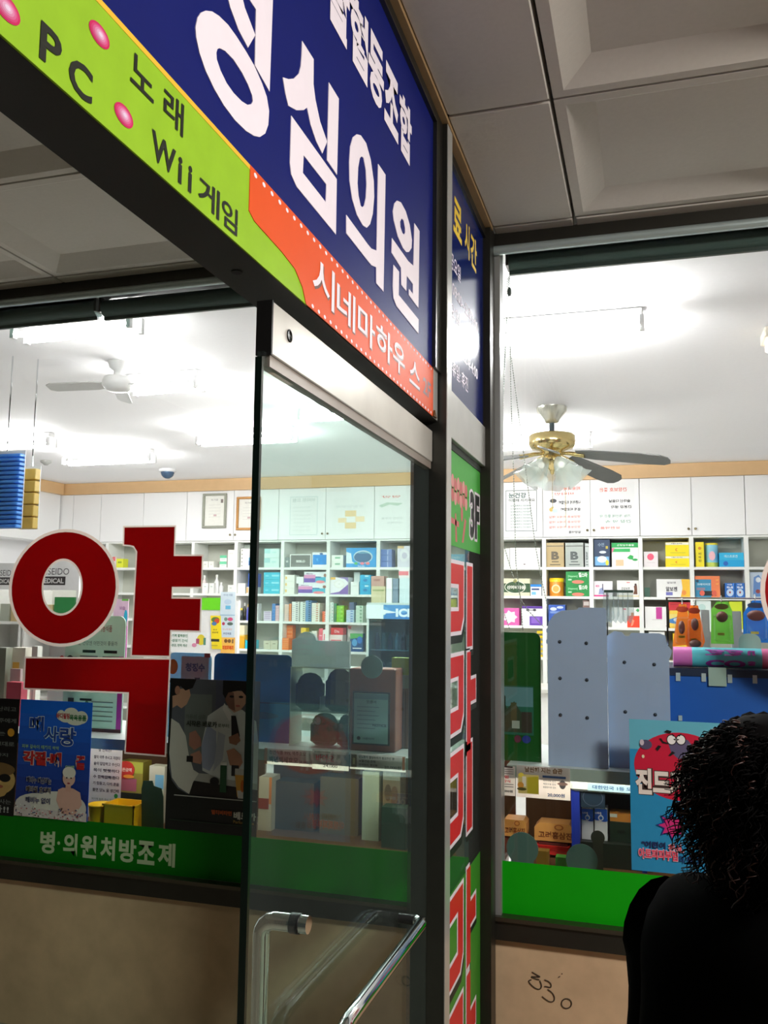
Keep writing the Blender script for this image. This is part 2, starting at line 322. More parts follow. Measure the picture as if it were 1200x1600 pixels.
ms=[(1.471,2.79),(1.532,2.791),(1.534,2.739),(1.546,2.713),(1.574,2.682),(1.616,2.661),(1.59,2.621),(1.554,2.629),(1.523,2.647),(1.503,2.671),(1.486,2.656),(1.452,2.636),(1.412,2.622),(1.398,2.637),(1.384,2.661),(1.409,2.673),(1.435,2.69),(1.458,2.714),(1.467,2.735),(1.47,2.76)]
lt=MB(); W=LETTER; h0,h1=0.003,0.0045
lt.poly(F,so,h0,h1,W,[si]); lt.poly(F,[(1.266,2.745),(1.266,2.8),(1.333,2.8),(1.329,2.6),(1.268,2.611),(1.266,2.712),(1.21,2.712),(1.21,2.745)],h0,h1,W)
lt.poly(F,[(x-0.350,z+0.004) for x,z in ms],h0,h1,W); lt.poly(F,ms,h0,h1,W)
lt.poly(F,[(1.62,2.795),(1.682,2.795),(1.679,2.619),(1.618,2.621)],h0,h1,W)
lt.poly(F,[(1.427,2.611),(1.678,2.609),(1.679,2.485),(1.46,2.487),(1.433,2.498),(1.426,2.517)],h0,h1,W,[[(1.491,2.566),(1.617,2.567),(1.615,2.528),(1.489,2.529)]])
lt.poly(F,[(1.806,2.781),(1.835,2.794),(1.875,2.796),(1.912,2.774),(1.938,2.733),(1.944,2.695),(1.934,2.646),(1.914,2.611),(1.889,2.591),(1.859,2.584),(1.815,2.59),(1.781,2.612),(1.761,2.646),(1.757,2.688),(1.762,2.728),(1.779,2.759)],h0,h1,W,[[(1.842,2.746),(1.857,2.75),(1.876,2.729),(1.883,2.696),(1.879,2.661),(1.867,2.636),(1.854,2.626),(1.841,2.624),(1.824,2.642),(1.816,2.667),(1.819,2.707),(1.83,2.735)]])
lt.poly(F,[(1.743,2.558),(1.896,2.554),(1.927,2.555),(1.969,2.567),(1.973,2.794),(2.037,2.797),(2.031,2.484),(1.97,2.484),(1.968,2.524),(1.929,2.514),(1.887,2.514),(1.745,2.516)],h0,h1,W)
lt.poly(F,[(2.145,2.778),(2.184,2.791),(2.232,2.788),(2.275,2.768),(2.302,2.733),(2.298,2.708),(2.27,2.685),(2.243,2.674),(2.208,2.671),(2.155,2.683),(2.116,2.71),(2.107,2.731),(2.121,2.759)],h0,h1,W,[[(2.192,2.749),(2.213,2.752),(2.229,2.737),(2.23,2.724),(2.217,2.713),(2.2,2.711),(2.18,2.719),(2.176,2.732)]])
lt.poly(F,[(2.102,2.655),(2.264,2.656),(2.321,2.664),(2.328,2.795),(2.386,2.796),(2.38,2.559),(2.317,2.56),(2.274,2.561),(2.274,2.579),(2.318,2.58),(2.317,2.608),(2.249,2.608),(2.246,2.563),(2.196,2.562),(2.191,2.608),(2.099,2.614)],h0,h1,W)
lt.poly(F,[(2.118,2.589),(2.172,2.59),(2.17,2.525),(2.383,2.526),(2.382,2.483),(2.15,2.487),(2.121,2.499),(2.114,2.529)],h0,h1,W)
for ch,a,b in (('생',1.44,1.58),('활',1.60,1.742),('협',1.742,1.878),('동',1.884,2.012),('조',2.02,2.150),('합',2.16,2.288)): lt.text(F,ch,a,b,2.938,3.108,0.0045,W,0.04)
for ch,a,b in (('료',0.72,1.0),('생',1.08,1.36)): lt.text(F,ch,a,b,2.94,3.1,0.0045,W,0.04)
lt.build('white_lettering',sign)
BK=M((22,26,12),0.5)
for t,a,b,z0,z1,bo in (('구',0.66,0.745,2.37,2.415,.02),('P',0.742,0.778,2.289,2.333,.02),('C',0.792,0.836,2.286,2.328,.02),('노',0.912,0.967,2.366,2.409,.012),('래',0.992,1.045,2.360,2.409,.012),('W',0.966,1.028,2.291,2.331,.02),('i',1.036,1.046,2.290,2.329,.03),('i',1.064,1.074,2.290,2.330,.03),('게',1.094,1.160,2.287,2.333,.012),('임',1.168,1.222,2.287,2.331,.012)): bl=MB(); bl.text(F,t,a,b,z0,z1,0.0042,BK,bo); bl.build('black_lettering',band)

for y,z in ((0.845,2.384),(0.902,2.313),(0.690,2.310)):
    rd=MB()
    for k in range(6): rd.ell(F,y,z,0.021*(1-k*0.16),0.0135*(1-k*0.16),0.0036+k*0.0003,M((205+k*6,28+k*36,92+k*28),0.45),18)
    rd.build('pink_dot',band)
ol=MB()
for t,a,b,z0,z1 in (('시',1.55,1.675,2.310,2.398),('네',1.690,1.812,2.308,2.392),('마',1.832,1.962,2.308,2.390),('하',1.972,2.112,2.312,2.392),('우',2.120,2.235,2.312,2.392),('스',2.285,2.400,2.318,2.388)):
    ol=MB(); ol.text(F,t,a+0.004,b+0.004,z0-0.003,z1-0.003,0.0046,M((96,52,40),0.5),0.022); ol.text(F,t,a,b,z0,z1,0.0050,LETTER,0.01); ol.build('orange_lettering',sign)
ol=MB(); ol.text(F,'2F',2.440,2.535,2.322,2.372,0.0048,M((110,80,84),0.5),0.02)
ol.build('floor_number',sign); ol=MB(); ol.poly(F,[(2.562,2.2775),(2.600,2.2775),(2.572,2.298)],0.0044,0.01,M((90,62,30),0.5)); ol.build('peeled_corner',sign)
# ---- opening hours sign
sg=MB(); sg.box(-0.70,-0.634,2.722,3.53,2.424,3.286,M((24,24,22),0.6,0.2)); s2=tag(sg.build('signboard'),'narrow dark blue opening hours sign above the fixed pane, by the shop corner','sign')
F=FX(-0.634); MB().slab(F,2.722,3.47,2.424,3.235,0,0.003,M((16,34,104),0.16,0,0.05,14)).build('blue_panel',s2)
fm=MB(); fm.slab(F,2.722,3.48,3.235,3.286,0,0.012,DARKST); fm.slab(F,3.47,3.53,2.424,3.286,0,0.012,DARKST); fm.slab(F,2.722,3.475,3.228,3.236,0,0.015,STEEL); fm.build('frame',s2)
yl=MB(); YT=M((238,200,40),0.5)
for t,a,b in (('진',2.74,2.86),('료',2.885,3.03),('시',3.085,3.175),('간',3.20,3.325)): yl.text(F,t,a,b,3.015,3.150,0.0036,YT,0.03)
yl.build('yellow_lettering',s2)
for t,a,b,z0,z1 in (('월~금요일',2.735,3.01,2.865,2.925),('오전09:00~오후7:00',2.735,3.345,2.775,2.83),('토요일',2.735,3.0,2.69,2.745),('오전9:00~오후4:00',2.735,3.345,2.585,2.64),('일·공휴일: 휴진',2.735,3.15,2.49,2.548)): 
    wt=MB(); wt.text(F,t,a,b,z0,z1,0.0036,LETTER,0.012); wt.build('white_lettering',s2)
# ================================================================== ON THE SHOP GLASS
G=3.603; F=FY(G)
def P2(x,y): return onY(x,y,G)
def xz(pts,ox=0,oy=0,k=1.0): return [P2(ox+k*a,oy+k*b) for a,b in pts]
OUT=M((222,204,192),0.6,0,0.03,spec=.2,trans=.40); DKR=M((150,3,5),0.6,0,0.05,spec=.2,trans=.20)
def circ(cx,cz,rx,rz,n=48): return [(cx+rx*math.cos(2*math.pi*i/n),cz+rz*math.sin(2*math.pi*i/n)) for i in range(n)]
def inset(P,d):
    n=len(P); out=[]; A=sum(P[i][0]*P[(i+1)%n][1]-P[(i+1)%n][0]*P[i][1] for i in range(n)); sg=1 if A>0 else -1
    for i in range(n):
        a,b,c=Vector(P[i-1]),Vector(P[i]),Vector(P[(i+1)%n]); e1=(b-a).normalized(); e2=(c-b).normalized()
        n1=Vector((-e1.y,e1.x))*sg; n2=Vector((-e2.y,e2.x))*sg; t=(n1+n2); t=t/max(0.35,t.length_squared)*2
        q=b+t*d*0.5*1.0; out.append((q.x,q.y))
    return out
def redletter(dx, label, full=True):
    m=MB()
    o,h=circ(-2.718+dx,1.761,0.314,0.285),circ(-2.722+dx,1.763,0.107,0.127)
    oi,hi=circ(-2.718+dx,1.761,0.297,0.270),circ(-2.722+dx,1.763,0.117,0.138); m.poly(F,o,0.001,0.001,OUT,[oi]); m.poly(F,hi,0.001,0.001,OUT,[h]); m.poly(F,oi,0.001,0.001,DKR,[hi])
    ya=[(-2.395,2.056),(-2.110,2.055),(-2.109,1.918),(-1.962,1.917),(-1.962,1.761),(-2.113,1.760),(-2.113,1.720),(-1.962,1.720),(-1.962,1.560),(-2.113,1.560),(-2.114,1.442),(-2.326,1.440),(-2.320,1.930),(-2.337,1.953),(-2.355,1.957),(-2.393,1.960)]
    gi=[(-2.916,1.423),(-2.112,1.440),(-2.118,0.993),(-2.337,0.995),(-2.333,1.268),(-2.914,1.266)]
    for P in (ya,gi):
        P=[(x+dx,z) for x,z in P]; Q=inset(P,0.015); m.poly(F,P,0.001,0.001,OUT,[Q]); m.poly(F,Q,0.001,0.001,DKR)
    return tag(m.build('window_lettering'),label,'sign')
redletter(0,'large dark red outlined letter on the left shop window')
redletter(0.412+0.314+2.718,'dark red outlined letter cut by the right edge of the photo')
m=MB(); GB=M((6,118,12),0.6,0,0.05,10,spec=.2); GB2=M((8,165,6),0.6,0,0.05,10,spec=.2)
m.slab(F,-3.85,-0.612,0.478,0.677,0.0004,0.001,GB)
for t,x0,x1 in (('병',63,86),('의',99,121),('원',126,151),('처',157,180),('방',186,213),('조',215,242),('제',247,274)):
    ym=1318+(x0-75)*0.1; a=P2(x0,ym)[0]; b=P2(x1,ym)[0]; m.text(F,t,a,b,0.512,0.615,0.0014,M((196,212,170),0.5),0.035)
m.ell(F,P2(92,1318)[0],0.565,0.008,0.008,0.0014,M((196,212,170),0.5),10)
tag(m.build('window_film'),'green film band with white lettering along the foot of the left window','sign')
m=MB(); m.slab(F,-0.578,2.56,0.478,0.680,0.0004,0.001,GB2); tag(m.build('window_film'),'plain green film band along the foot of the right window','sign')
def sheet(name,label,cat,x0,x1,z0,z1,col,h=0.0008,t=0.0006,parent=None,Fr=None):
    m=MB(); m.slab(Fr or F,x0,x1,z0,z1,h-t,h,M(col,0.4,0,0.03)); return m
class Pic:                     # draws in the unit square of a printed sheet
    def __init__(s,m,Fr,x0,x1,z0,z1,h,dh=0.0002): s.m=m;s.F=Fr;s.a=(x0,x1,z0,z1);s.h=h;s.dh=dh
    def q(s,u,v): x0,x1,z0,z1=s.a; return x0+(x1-x0)*u, z1-(z1-z0)*v
    def up(s): s.h+=s.dh; return s.h
    def r(s,u0,v0,u1,v1,c): a=s.q(u0,v1); b=s.q(u1,v0); s.m.quad(s.F,a[0],b[0],a[1],b[1],s.up(),M(c,0.45,0,0.03)); return s
    def p(s,pts,c): h=s.up(); s.m.poly(s.F,[s.q(*t) for t in pts],h,h,M(c,0.45,0,0.05)); return s
    def e(s,u,v,ru,rv,c,n=20): x0,x1,z0,z1=s.a; x,z=s.q(u,v); s.m.ell(s.F,x,z,ru*(x1-x0),rv*(z1-z0),s.up(),M(c,0.45,0,0.04),n); return s
    def t(s,txt,u0,v0,u1,v1,c,b=0.02,mirror=False): a=s.q(u0,v1); d=s.q(u1,v0); s.m.text(s.F,txt,a[0],d[0],a[1],d[1],s.up(),M(c,0.45,0,0.02),b,mirror); return s
    def ot(s,txt,u0,v0,u1,v1,c,oc,b=0.03,ob=0.07): s.t(txt,u0-.004,v0-.004,u1+.004,v1+.004,oc,ob); return s.t(txt,u0,v0,u1,v1,c,b)
    def line(s,u0,u1,v,c,hh=0.012): return s.r(u0,v-hh,u1,v+hh,c)
# black poster
x0,x1,z0,z1=rect(-62,1090,26.5,1272,G); m=MB(); m.slab(F,x0,x1,z0,z1,0.0006,0.0016,M((10,10,12),0.35)); p=Pic(m,F,x0,x1,z0,z1,0.0017)
gy=(110,112,110)
p.t('간편 난리고',.35,.07,.95,.11,gy).t('는 손주에게',.40,.17,.96,.21,gy).t('노는',.45,.28,.78,.32,gy).e(.88,.29,.06,.035,(214,150,40)).t('기 그대로',.48,.37,.95,.41,gy).t('해야지',.5,.47,.85,.50,gy)
p.e(.70,.70,.30,.125,(196,160,96),28).p([(.45,.74),(.95,.74),(.83,.83),(.70,.855),(.57,.83)],(190,152,90)).e(.70,.61,.29,.06,(120,90,50)).e(.56,.68,.10,.035,(8,8,8)).e(.82,.68,.10,.035,(8,8,8)).r(.62,.665,.78,.675,(8,8,8)).e(.72,.755,.08,.015,(150,80,60)).t('재미있게 사는',.3,.86,.95,.90,gy).t('들!!',.62,.915,.92,.975,(170,170,168))
tag(m.build('poster'),'black poster with a sunglasses face at the far left of the shop window','poster')
# blue poster
x0,x1,z0,z1=rect(28,1095,141,1279,G); m=MB(); m.slab(F,x0,x1,z0,z1,0.0006,0.002,M((26,104,220),0.5,spec=.2)); p=Pic(m,F,x0,x1,z0,z1,0.0021)
for i in range(8): p.r(0,.12+i*.11,1,.23+i*.11,(24,int(98-i*8),int(214-i*13)))
for u,v,ru,rv in ((.58,.12,.06,.045),(.72,.10,.10,.05),(.86,.13,.09,.055),(.65,.14,.10,.04),(.78,.16,.12,.04)): p.e(u,v,ru,rv,(226,226,210))
p.t('바디필링',.52,.10,.70,.15,(180,50,60),.04).t('목욕용품',.70,.11,.93,.16,(40,110,60),.04)
p.ot('때',.15,.14,.35,.27,(30,66,150),(236,240,240)).ot('사',.36,.22,.56,.35,(30,66,150),(210,235,245)).ot('랑',.58,.22,.80,.38,(30,66,150),(236,240,240))
p.t('피부 깊숙이 때까지 싹싹',.06,.385,.58,.42,(150,190,150),.02)
p.ot('각질·때',.08,.44,.62,.56,(186,34,34),(222,190,190),.05,.10).ot('끝',.82,.455,.95,.57,(190,34,40),(222,190,190),.05,.10).t('이제',.68,.54,.80,.57,(160,200,150),.03)
p.e(.34,.895,.33,.10,(220,214,205)).e(.62,.88,.36,.115,(226,220,210)).e(.12,.92,.115,.07,(214,206,208)).e(.85,.90,.14,.095,(222,214,206)).r(0,.93,1,1,(220,206,204))
p.p([(.60,.75),(.66,.73),(.80,.73),(.90,.76),(.93,.86),(.84,.95),(.66,.95),(.58,.84)],(226,176,160)).r(.70,.66,.77,.76,(222,168,152)).e(.74,.65,.085,.065,(228,182,166)).e(.74,.60,.09,.05,(236,228,216)).e(.71,.645,.012,.006,(60,30,30)).e(.77,.645,.012,.006,(60,30,30)).e(.74,.69,.02,.007,(170,60,70))
for t,v,c in (('때비누 대신하는',.66,(24,30,80)),('때타월 효과적',.74,(70,50,40)),('때비누 없이',.83,(24,40,90))): p.ot(t,.16,v,.50,v+.05,c,(196,188,190),.02,.06)
rr=random.Random(3)
for i in range(70): p.e(rr.uniform(.03,.98),rr.uniform(.90,.99),.012,.006,rr.choice([(170,40,50),(60,70,120),(220,140,150),(240,236,230),(90,60,60)]),6)
tag(m.build('poster'),'blue body scrub poster with a woman wrapped in a white towel','poster')
# dark poster of two men in white shirts
x0,x1,z0,z1=rect(262,1062,404,1302,G); m=MB(); m.slab(F,x0,x1,z0,z1,0.0006,0.002,M((14,22,20),0.3)); p=Pic(m,F,x0,x1,z0,z1,0.0021)
p.p([(.04,.0),(1,.0),(1,.78),(.24,.76),(.13,.73),(.06,.68),(.02,.6)],(93,97,106)).r(.18,.10,.48,.52,(114,121,118)).r(.52,.0,.62,.3,(88,92,112)).r(.30,.62,1,.72,(176,176,170)).p([(.30,.67),(1,.70),(1,.78),(.24,.76)],(24,18,18))
# back view man at left
p.p([(.03,.27),(.12,.30),(.20,.38),(.24,.50),(.30,.60),(.36,.62),(.30,.68),(.26,.76),(.14,.72),(.06,.66),(.02,.5)],(211,209,199)).p([(.03,.08),(.22,.06),(.24,.11),(.20,.17),(.14,.20),(.09,.18),(.04,.2)],(200,154,126)).p([(.03,.0),(.30,.0),(.26,.06),(.18,.08),(.12,.05),(.09,.11),(.03,.12)],(18,16,18)).e(.09,.08,.03,.03,(180,129,106))
p.p([(.24,.36),(.31,.34),(.37,.39),(.38,.44),(.30,.47),(.24,.44)],(170,118,102)).p([(.26,.50),(.36,.47),(.40,.51),(.38,.56),(.28,.55)],(180,130,110)).r(.22,.51,.29,.55,(20,20,22))
# front man
p.p([(.44,.24),(.62,.16),(.82,.19),(.97,.26),(1.0,.4),(1.0,.66),(.56,.64),(.40,.60),(.38,.44)],(205,211,211)).p([(.38,.44),(.44,.30),(.54,.34),(.55,.52),(.48,.60),(.40,.58)],(154,163,188)).p([(.56,.34),(.64,.36),(.62,.52),(.52,.60)],(174,182,196)).p([(.62,.15),(.72,.23),(.68,.27),(.60,.19)],(228,229,229))
p.p([(.63,.06),(.86,.07),(.86,.14),(.80,.19),(.73,.21),(.67,.18),(.63,.13)],(200,158,134)).p([(.63,.06),(.72,.08),(.74,.20),(.67,.18),(.63,.13)],(137,97,81)).p([(.60,.0),(.89,.0),(.89,.09),(.86,.10),(.80,.06),(.66,.08),(.63,.12),(.60,.09)],(14,12,14)).e(.80,.105,.025,.008,(20,16,16)).e(.70,.105,.025,.008,(20,16,16)).e(.77,.165,.025,.006,(184,92,87))
p.p([(.70,.23),(.75,.23),(.80,.36),(.77,.42),(.71,.38)],(18,18,22)).p([(.68,.37),(.78,.34),(.81,.39),(.76,.42),(.69,.41)],(158,110,87)).p([(.66,.46),(.74,.44),(.82,.48),(.84,.53),(.80,.57),(.70,.55)],(180,130,104)).r(.72,.55,.80,.62,(30,30,34))
p.r(.60,.55,.67,.73,(30,84,50)).r(.60,.535,.67,.555,(225,229,225)).e(.54,.665,.05,.03,(12,12,14)).p([(.76,.61),(.93,.61),(.91,.75),(.79,.75)],(211,154,60)).p([(.76,.57),(.93,.57),(.93,.61),(.76,.61)],(195,191,184)).p([(.79,.71),(.91,.71),(.90,.76),(.80,.76)],(205,200,195)).e(.845,.68,.02,.04,(195,97,19))
p.t('하루의 성공',.20,.235,.42,.265,(92,100,93),.01).t('시작은 베로카',.21,.275,.55,.315,(34,44,34),.03).t('로부터',.56,.285,.68,.312,(92,110,92),.015).r(.1,.768,1,.774,(195,195,188))
p.t('멀티비타민',.52,.845,.74,.875,(211,93,30),.03).t('베로카',.76,.845,1.0,.895,(211,213,205),.04).t('Performance',.76,.90,.98,.92,(163,133,60),.02).r(.06,.93,.98,.935,(34,60,44))
tag(m.build('poster'),'dark poster showing two men in white shirts beside the door edge','poster')
# light blue poster with the red disc, behind the person
x0,x1,z0,z1=rect(985,1127,1140,1366,G); m=MB(); m.slab(F,x0,x1,z0,z1,0.0006,0.002,M((40,140,188),0.35)); p=Pic(m,F,x0,x1,z0,z1,0.0021)
p.r(0,0,1,.2,(96,176,196)).e(.52,.30,.475,.225,(196,18,56),40).ot('진드기',.055,.325,.575,.50,(232,224,214),(64,48,44),.05,.11)
BUG=(92,86,118)
p.p([(.40,.15),(.44,.12),(.60,.12),(.66,.17),(.62,.24),(.50,.25),(.43,.21)],BUG).e(.435,.125,.052,.036,(14,14,16)).e(.53,.122,.052,.036,(14,14,16)).e(.435,.125,.043,.030,(236,236,232)).e(.53,.122,.043,.030,(236,236,232)).p([(.45,.12),(.475,.115),(.475,.13)],(10,10,10)).p([(.49,.115),(.515,.12),(.49,.13)],(10,10,10)).p([(.44,.08),(.47,.10),(.45,.102)],(12,12,14)).p([(.50,.098),(.54,.075),(.52,.10)],(12,12,14))
for a in ([(.40,.155),(.34,.15),(.31,.12),(.33,.118),(.35,.138),(.40,.147)],[(.44,.20),(.40,.23),(.42,.233),(.47,.21)],[(.27,.19),(.30,.165),(.33,.172),(.29,.205)],[(.36,.075),(.39,.06),(.44,.068),(.42,.085)]): p.p(a,(12,12,14))
p.e(.17,.165,.065,.032,(80,76,104)).e(.13,.152,.022,.02,(200,190,200)).e(.14,.245,.015,.012,(230,214,180),8)
st=lambda u0,v0,s:[(u0+s*.11*(1.0 if k%2==0 else .56)*math.cos(k*.3927),v0+s*.062*(1.0 if k%2==0 else .56)*math.sin(k*.3927)) for k in range(16)]
p.p(st(.42,.69,1.5),(30,50,130)).p(st(.42,.69,1.25),(206,40,120))
p.t('"어린이',.11,.80,.35,.845,(24,40,90),.04).ot('천식,',.38,.81,.53,.86,(214,60,80),(236,200,210),.03,.06).ot('아토피피부염',.075,.85,.47,.915,(222,60,90),(240,200,214),.035,.065).t('의 원인',.475,.875,.68,.925,(24,50,110),.03)
tag(m.build('poster'),'light blue poster with a red disc, half hidden by the person','poster')

# ================================================================== WINDOW DISPLAY BEHIND THE GLASS
ZS=onY(850,1197,3.76)[1]          # top of the display shelf
ZD=0.60; STRIP_E=13.0
wood=M((92,58,30),0.5,0,0.2,8); shw=M((196,206,200),0.35,0,0.03)
def display_case(xa,xb,where):
    t=thing('display_table','brown low display table of the window display '+where,'table',((xa+xb)/2,4.0,ZF))
    MB().box(xa,xb,3.74,4.34,ZD-0.03,ZD,wood).build('base_board',t)
    MB().box(xa+.03,xb-.03,3.80,4.30,ZF,ZD-0.031,M((210,206,196),0.5)).build('plinth',t)
    m=MB(); m.box(xa,xb,4.321,4.34,ZD+.0005,ZS-.0305,wood); tag(m.build('back_board'),'brown upright back board of the window display '+where,'board')
    t=thing('display_shelf','pale upper shelf of the window display '+where,'shelf',((xa+xb)/2,4.0,ZS-.03))
    MB().box(xa,xb,3.74,4.34,ZS-0.03,ZS,shw).build('shelf_board',t); MB().box(xa,xb,3.7365,3.7395,ZS-.05,ZS,M((150,168,158),0.35)).build('front_edge',t)
    MB().box(xa+.05,xb-.05,3.80,3.83,ZS-.045,ZS-.0305,M((255,246,230),0.4,0,0,30,None,STRIP_E)).build('strip_light',t)
display_case(-3.60,-1.95,'left of the door edge')
display_case(-1.90,-0.63,'seen through the glass door')
display_case(-0.58,0.42,'right of the door post')
display_case(0.46,2.40,'behind the red disc poster')
def ytag(name,label,cat,box,Y,col,draw=None,t=0.0015,group=None,tr=0.0):
    x0,x1,z0,z1=rect(*box,Y); Fq=FY(Y); m=MB(); m.slab(Fq,x0,x1,z0,z1,0 if tr else -t,0,M(col,0.5,0,0.02,trans=tr))
    if draw: draw(Pic(m,Fq,x0,x1,z0,z1,0.0003))
    return tag(m.build(name),label,cat,group)
def rounded(x0,x1,z0,z1,r,tl=True,tr=True,n=6):
    P=[(x0,z0),(x1,z0)]
    if tr: P+=[(x1-r+r*math.cos(a),z1-r+r*math.sin(a)) for a in [i*math.pi/2/n for i in range(n+1)]]
    else: P+=[(x1,z1)]
    if tl: P+=[(x0+r+r*math.cos(a),z1-r+r*math.sin(a)) for a in [math.pi/2+i*math.pi/2/n for i in range(n+1)]]
    else: P+=[(x0,z1)]
    return P
def strut(m,x,Y,z0,z1,c): m.box(x-.003,x+.003,Y+.003,Y+.14,z0,z0+(z1-z0)*.35,M(c,0.6))
# green display card
x0,x1,_,z1=rect(770,988,845,1180,3.84); Fq=FY(3.84); m=MB(); m.poly(Fq,rounded(x0,x1,ZS,z1,.03,False),-.012,0,M((6,78,22),0.3,0,0.05)); strut(m,(x0+x1)/2,3.85,ZS,z1,(6,70,22))
p=Pic(m,Fq,x0,x1,ZS,z1,.0003); p.r(.05,.42,.85,.80,(20,92,70)).r(.05,.43,.84,.58,(86,132,136)).p([(.05,.60),(.2,.5),(.3,.6),(.45,.54),(.6,.63),(.82,.62),(.82,.78),(.05,.78)],(44,62,40)).r(.2,.5,.27,.7,(26,52,30)).r(.38,.55,.5,.7,(70,76,44)).r(.4,.69,.56,.75,(150,164,150)).r(.6,.62,.8,.78,(48,44,34)).e(.52,.83,.07,.03,(90,40,60)).e(.70,.83,.09,.03,(30,50,130))
tag(m.build('display_card'),'dark green display card with a printed picture at the left of the right window','display card')
# tall grey display backs
GREY=M((168,188,216),0.6,0,0.06,8,trans=.15)
def gback(box,Y,label,prof,screws):
    x0,x1,_,z1=rect(*box,Y); Fq=FY(Y); z0=ZS
    t=thing('display_stand',label,'display stand',((x0+x1)/2,Y+.05,ZS))
    m=MB(); m.poly(Fq,[(x0+(x1-x0)*u,z1-(z1-z0)*v) for u,v in prof],-.006,0,GREY); m.build('back_board',t)
    m=MB(); m.box(x0+.01,x1-.01,Y+.007,Y+.16,ZS,ZS+.02,GREY); m.build('foot',t)
    for k in range(3): MB().box(x0+.01,x1-.01,Y+.007,Y+.11,ZS+.10+k*(z1-ZS)*.27,ZS+.104+k*(z1-ZS)*.27,GREY).build('tray',t)
    for u,v in screws:
        MB().lathe([(.0075,0),(.0075,.002),(.004,.006),(.0001,.007)],(x0+(x1-x0)*u,Y,z1-(z1-z0)*v),M((40,46,56),0.4),12,(0,-1,0)).build('screw',t)
    return t
gback((856,948,949,1190),3.79,'tall grey-blue display stand seen from its back, six black screws',[(0,1),(1,1),(1,.02),(.97,.005),(.54,.005),(.50,.02),(.25,.025),(.12,.05),(.02,.10),(.0,.14),(-.02,.145),(-.02,.165),(.0,.17),(.0,.21),(-.025,.215),(-.025,.235),(.0,.24)],[(.21,.225),(.66,.23),(.21,.455),(.66,.46),(.21,.685),(.66,.695)])
gback((950,988,1047,1200),3.83,'shorter grey display stand seen from its back, beside the tall one',[(0,1),(1,1),(1,.19),(1.03,.17),(1.05,.13),(1.0,.10),(.97,.09),(.95,.02),(.85,.005),(.40,.005),(.36,.03),(.30,.03),(.24,.0),(.12,-.005),(.0,.03)],[(.28,.225),(.76,.235),(.28,.59),(.76,.60)])
# dark blue rack with white clips
x0,x1,_,z1=rect(1046,1047,1262,1200,3.90); t=thing('display_rack','dark blue display rack with white clips below the rolled poster','display rack',((x0+x1)/2,4.0,ZS))
MB().box(x0,x1,3.90,3.915,ZS,z1,M((8,86,176),0.5,0,0.08,5)).build('back_panel',t)
MB().box(x0,x1,3.895,4.32,z1-.03,z1,M((8,30,60),0.5)).build('top_board',t)
MB().box(x0,x1,3.92,4.10,ZS,ZS+.02,M((10,50,120),0.5)).build('foot',t)
for bx in ((1056,1051,1063,1064),(1096,1052,1103,1065),(1137,1054,1144,1067),(1176,1055,1183,1068),(1060,1118,1066,1126)):
    a,b,c,d=rect(*bx,3.897); MB().box(a,b,3.894,3.90,c,d,M((170,186,188),0.4)).build('clip',t)
a,b,c,d=rect(1107,1043,1135,1072,3.892); m=MB(); m.box(a,b,3.889,3.8935,c,d,M((150,176,166),0.6)); m.build('card_tab',t)
# rolled poster lying on the rack
x0,x1,zb,zt=rect(1052,1013,1200,1046,3.97); rr_=(zt-zb)/2*.96; zc=z1+rr_+.002
t=thing('rolled_poster','rolled pink and light blue poster lying on the dark blue rack','poster',((x0+x1)/2,3.97,zc-rr_))
xs=[x0,x0+(x1-x0)*.20,x0+(x1-x0)*.93,x1]
m=MB()
for i,c in enumerate(((206,110,180),(86,190,206),(196,100,150))): m.tube([(xs[i],3.97,zc),(xs[i+1],3.97,zc)],rr_,M(c,0.4),28)
m.build('paper_roll',t)
m=MB(); Fq=FY(3.97-rr_*1.0)
def wrap(mb,txt,u0,u1,a0,a1,col,rot=False):      # lettering wound round the roll
    vs,fs,_a=glyphs(txt,.05); out=[]
    for a,b in vs:
        th=a0+(a1-a0)*b; out.append((u0+(u1-u0)*a, 3.97-math.cos(th)*(rr_+.0012), zc+math.sin(th)*(rr_+.0012)))
    mb.add(out,fs,col)
PUR=M((160,70,170),0.45)
wrap(m,'BB',xs[0]+(x1-x0)*.34,xs[0]+(x1-x0)*.74,0.95,0.28,PUR); wrap(m,'CO',xs[0]+(x1-x0)*.34,xs[0]+(x1-x0)*.76,-0.15,-0.95,M((130,40,150),0.45)); wrap(m,'u',xs[0]+(x1-x0)*.78,xs[0]+(x1-x0)*.86,0.9,0.35,PUR); wrap(m,'s',xs[0]+(x1-x0)*.78,xs[0]+(x1-x0)*.86,-0.2,-0.7,PUR)
m.build('lettering',t)
# small green rounded card on the roll
x0,x1,zb,zt=rect(1154,990,1189,1012,4.06); m=MB(); m.poly(FY(4.06),rounded(x0,x1,z1,zt,.035),-.002,0,M((150,176,166),0.6)); tag(m.build('display_card'),'pale green round-topped card standing behind the rolled poster','display card')
